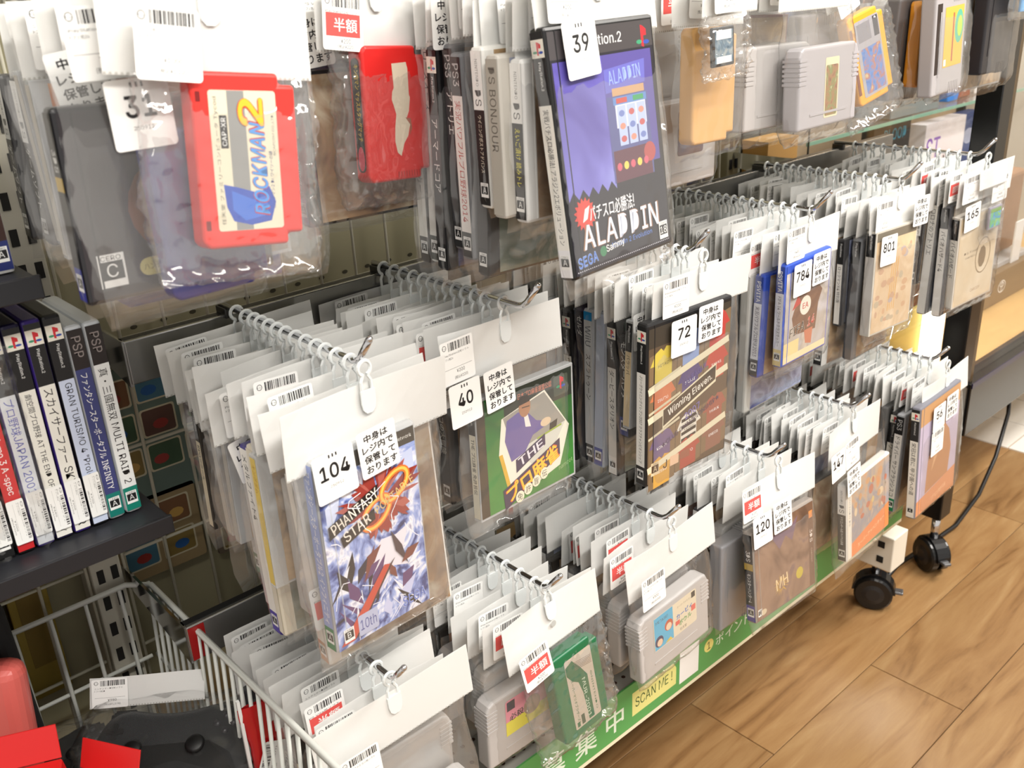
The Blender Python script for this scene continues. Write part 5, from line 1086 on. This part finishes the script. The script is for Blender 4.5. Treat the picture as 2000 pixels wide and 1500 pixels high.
column(3, 4, .600, .79, [
    ('ds', (60, 60, 60), ('ds', (46, 42, 40), 'カルチョビットA', (206, 180, 90), (40, 38, 38)), 'dark handheld soccer case', S(dx=-.012, drop=.03)),
    ('dvd', BLK, ('ps1', (228, 226, 222), 'NBA LIVE', BK, (50, 46, 44)), 'white-spined basketball case', S(dx=-.02)),
    f_cd, ('ds', (60, 60, 60), ('ds', (46, 42, 40), 'サッカー', WH, (40, 38, 38)), 'dark case with a number sticker', S(numbers=((-.035, -.040, 0, 804),))), f_sfc, ('ds', (60, 60, 60), None, 'black case with number sticker', S(numbers=((-.030, -.036, 0, 837),))), f_cd, f_ds], hw=.150)
column(3, 5, .585, .79, [
    ('blu', (150, 152, 156), ('ps3', (232, 230, 226), 'ドライバー サンフランシスコ', BK, (24, 130, 90)), 'white-spined racing case with a green foot', S(dx=-.012, notes=())),
    f_ps2, ('ds', (120, 120, 120), None, 'grey handheld case', S(numbers=((-.04, -.075, 0, 19),))), ('dvd', (214, 150, 40), ('', (222, 160, 40), '', BK, None), 'amber tall case'), f_ds, ('fc', (150, 24, 30), None, 'dark red cartridge', S(dx=-.03, drop=.02)), ('fc', (140, 20, 26), None, 'deep red cartridge', S(dx=-.03, drop=.02, numbers=((-.03, -.075, 0, 23),))), f_cd], hw=.148)
# top row
column(1, 0, .592, .80, [
    ('fc', (40, 44, 130), None, 'navy blue cartridge', S(fw=.170, dx=-.018, drop=.03, prices=((-.056, -.048, 0, 1, False),), numbers=((-.050, -.086, 0, 31),))),
    ('ds', (40, 40, 44), ('3ds', (26, 24, 24), '', WH, (54, 60, 150)), 'black case with an orange planet picture', S(fw=.175, drop=.014, dx=-.018, cover='planet')),
    ('cd', None, ('', (190, 184, 174), '', BK, None), 'hazy clear case', S(drop=.012, notes=((-.058, -.070, -8),))),
    ('bigbox', (44, 54, 120), None, 'wide navy boxed game', S(drop=.028, dx=.012)), f_clear], hw=.135, htop=.066, pitch=.012)
column(1, 1, .700, .81, [
    ('ds', BLK, ('3ds', (24, 22, 24), 'モンスターハンター4', WH, (60, 66, 150)), 'black hunting-game case with gold square', S(notes=((-.052, -.060, -6),), dx=-.002, drop=.012)),
    ('ds', BLK, ('3ds', (24, 22, 24), 'モンスターハンター4G', WH, (60, 66, 150)), 'black hunting-game case with longer title', S(notes=((-.056, -.062, -4),), dx=-.012, drop=.012)),
    ('ds', (60, 60, 64), ('', (40, 38, 40), '', WH, None), 'dark handheld case'), f_clear], hw=.135)
column(1, 2, .546, .79, [
    ('ds', (226, 226, 224), ('ds', (36, 34, 34), 'えいご漬け 読みトレ', (236, 226, 60), (40, 38, 38)), 'black case with yellow letters', S(dx=-.010, drop=.006)),
    ('ds', (190, 186, 178), ('', (178, 174, 164), 'DS BONJOUR', (110, 106, 98), None), 'grey plain handheld case', S(dx=-.012, numbers=((-.050, -.058, 0, 88),))),
    ('ds', (230, 230, 226), ('ds', (34, 32, 32), 'ウイニングポストアドバンス', (230, 220, 200), (34, 32, 32)), 'black handheld racing case with yellow band', S(dx=-.012)),
    ('dvd', BLK, ('ps2', (50, 48, 50), '', WH, (36, 36, 38)), 'dark tall case', S(numbers=((-.058, -.058, 0, 81),))),
    ('blu', (120, 122, 126), ('ps3', (238, 234, 230), '実況パワフルプロ野球2014', (190, 60, 50), (40, 40, 42)), 'white-spined baseball case with red letters', S(dx=-.008)),
    ('blu', (120, 122, 126), ('ps3', (60, 60, 64), 'アトリエ', WH, (40, 40, 42)), 'dark grey tall case'),
    ('dvd', BLK, ('ps2', (60, 58, 60), 'アーマードコア', WH, (34, 34, 36)), 'black tall mecha case', S(notes=((-.060, -.052, 0),))),
    ('dvd', (226, 226, 222), ('', (232, 230, 224), 'ローズオーズ', (80, 80, 84), (40, 46, 40)), 'white-spined tall case'), f_ps2], hw=.150)
column(1, 3, .585, .80, [
    ('fc', (222, 172, 106), None, 'tan framed cartridge', S(dx=.0, drop=.008)), ('sfc', (190, 186, 184), None, 'grey dark-label cartridge', S(cover='dark', drop=.075, dx=.0)), f_sfc], hw=.12, pitch=.02)
column(1, 4, .606, .80, [
    ('sfc', (180, 176, 174), None, 'pale grey ribbed cartridge', S(dx=-.028, drop=.034)), ('sfc', (168, 164, 160), None, 'grey ribbed cartridge', S(dx=-.040, drop=.034)), ('cd', (120, 60, 60), None, 'dark red picture case', S(dx=.0, drop=.0)), f_sfc], hw=.13, pitch=.004)
column(1, 5, .655, .80, [
    ('sfcv', (150, 146, 150), None, 'lilac grey upright cartridge', S(dx=-.02, drop=.008)), f_clear], hw=.12, pitch=.004)
column(1, 6, .620, .80, [
    ('fc', (226, 150, 40), None, 'amber cartridge', S(dx=-.02)), ('sfcv', (110, 106, 106), None, 'smoky grey upright cartridge', S(dx=-.02)), f_sfc], hw=.115)
column(1, 7, .585, .72, [('sfcv', (40, 38, 42), None, 'black upright cartridge', S(dx=-.03, drop=-.02)), ('dscard', (60, 56, 58), None, 'small dark card')], hw=.10)
bpy.data.objects.remove(_to); bpy.data.objects.remove(_ta)
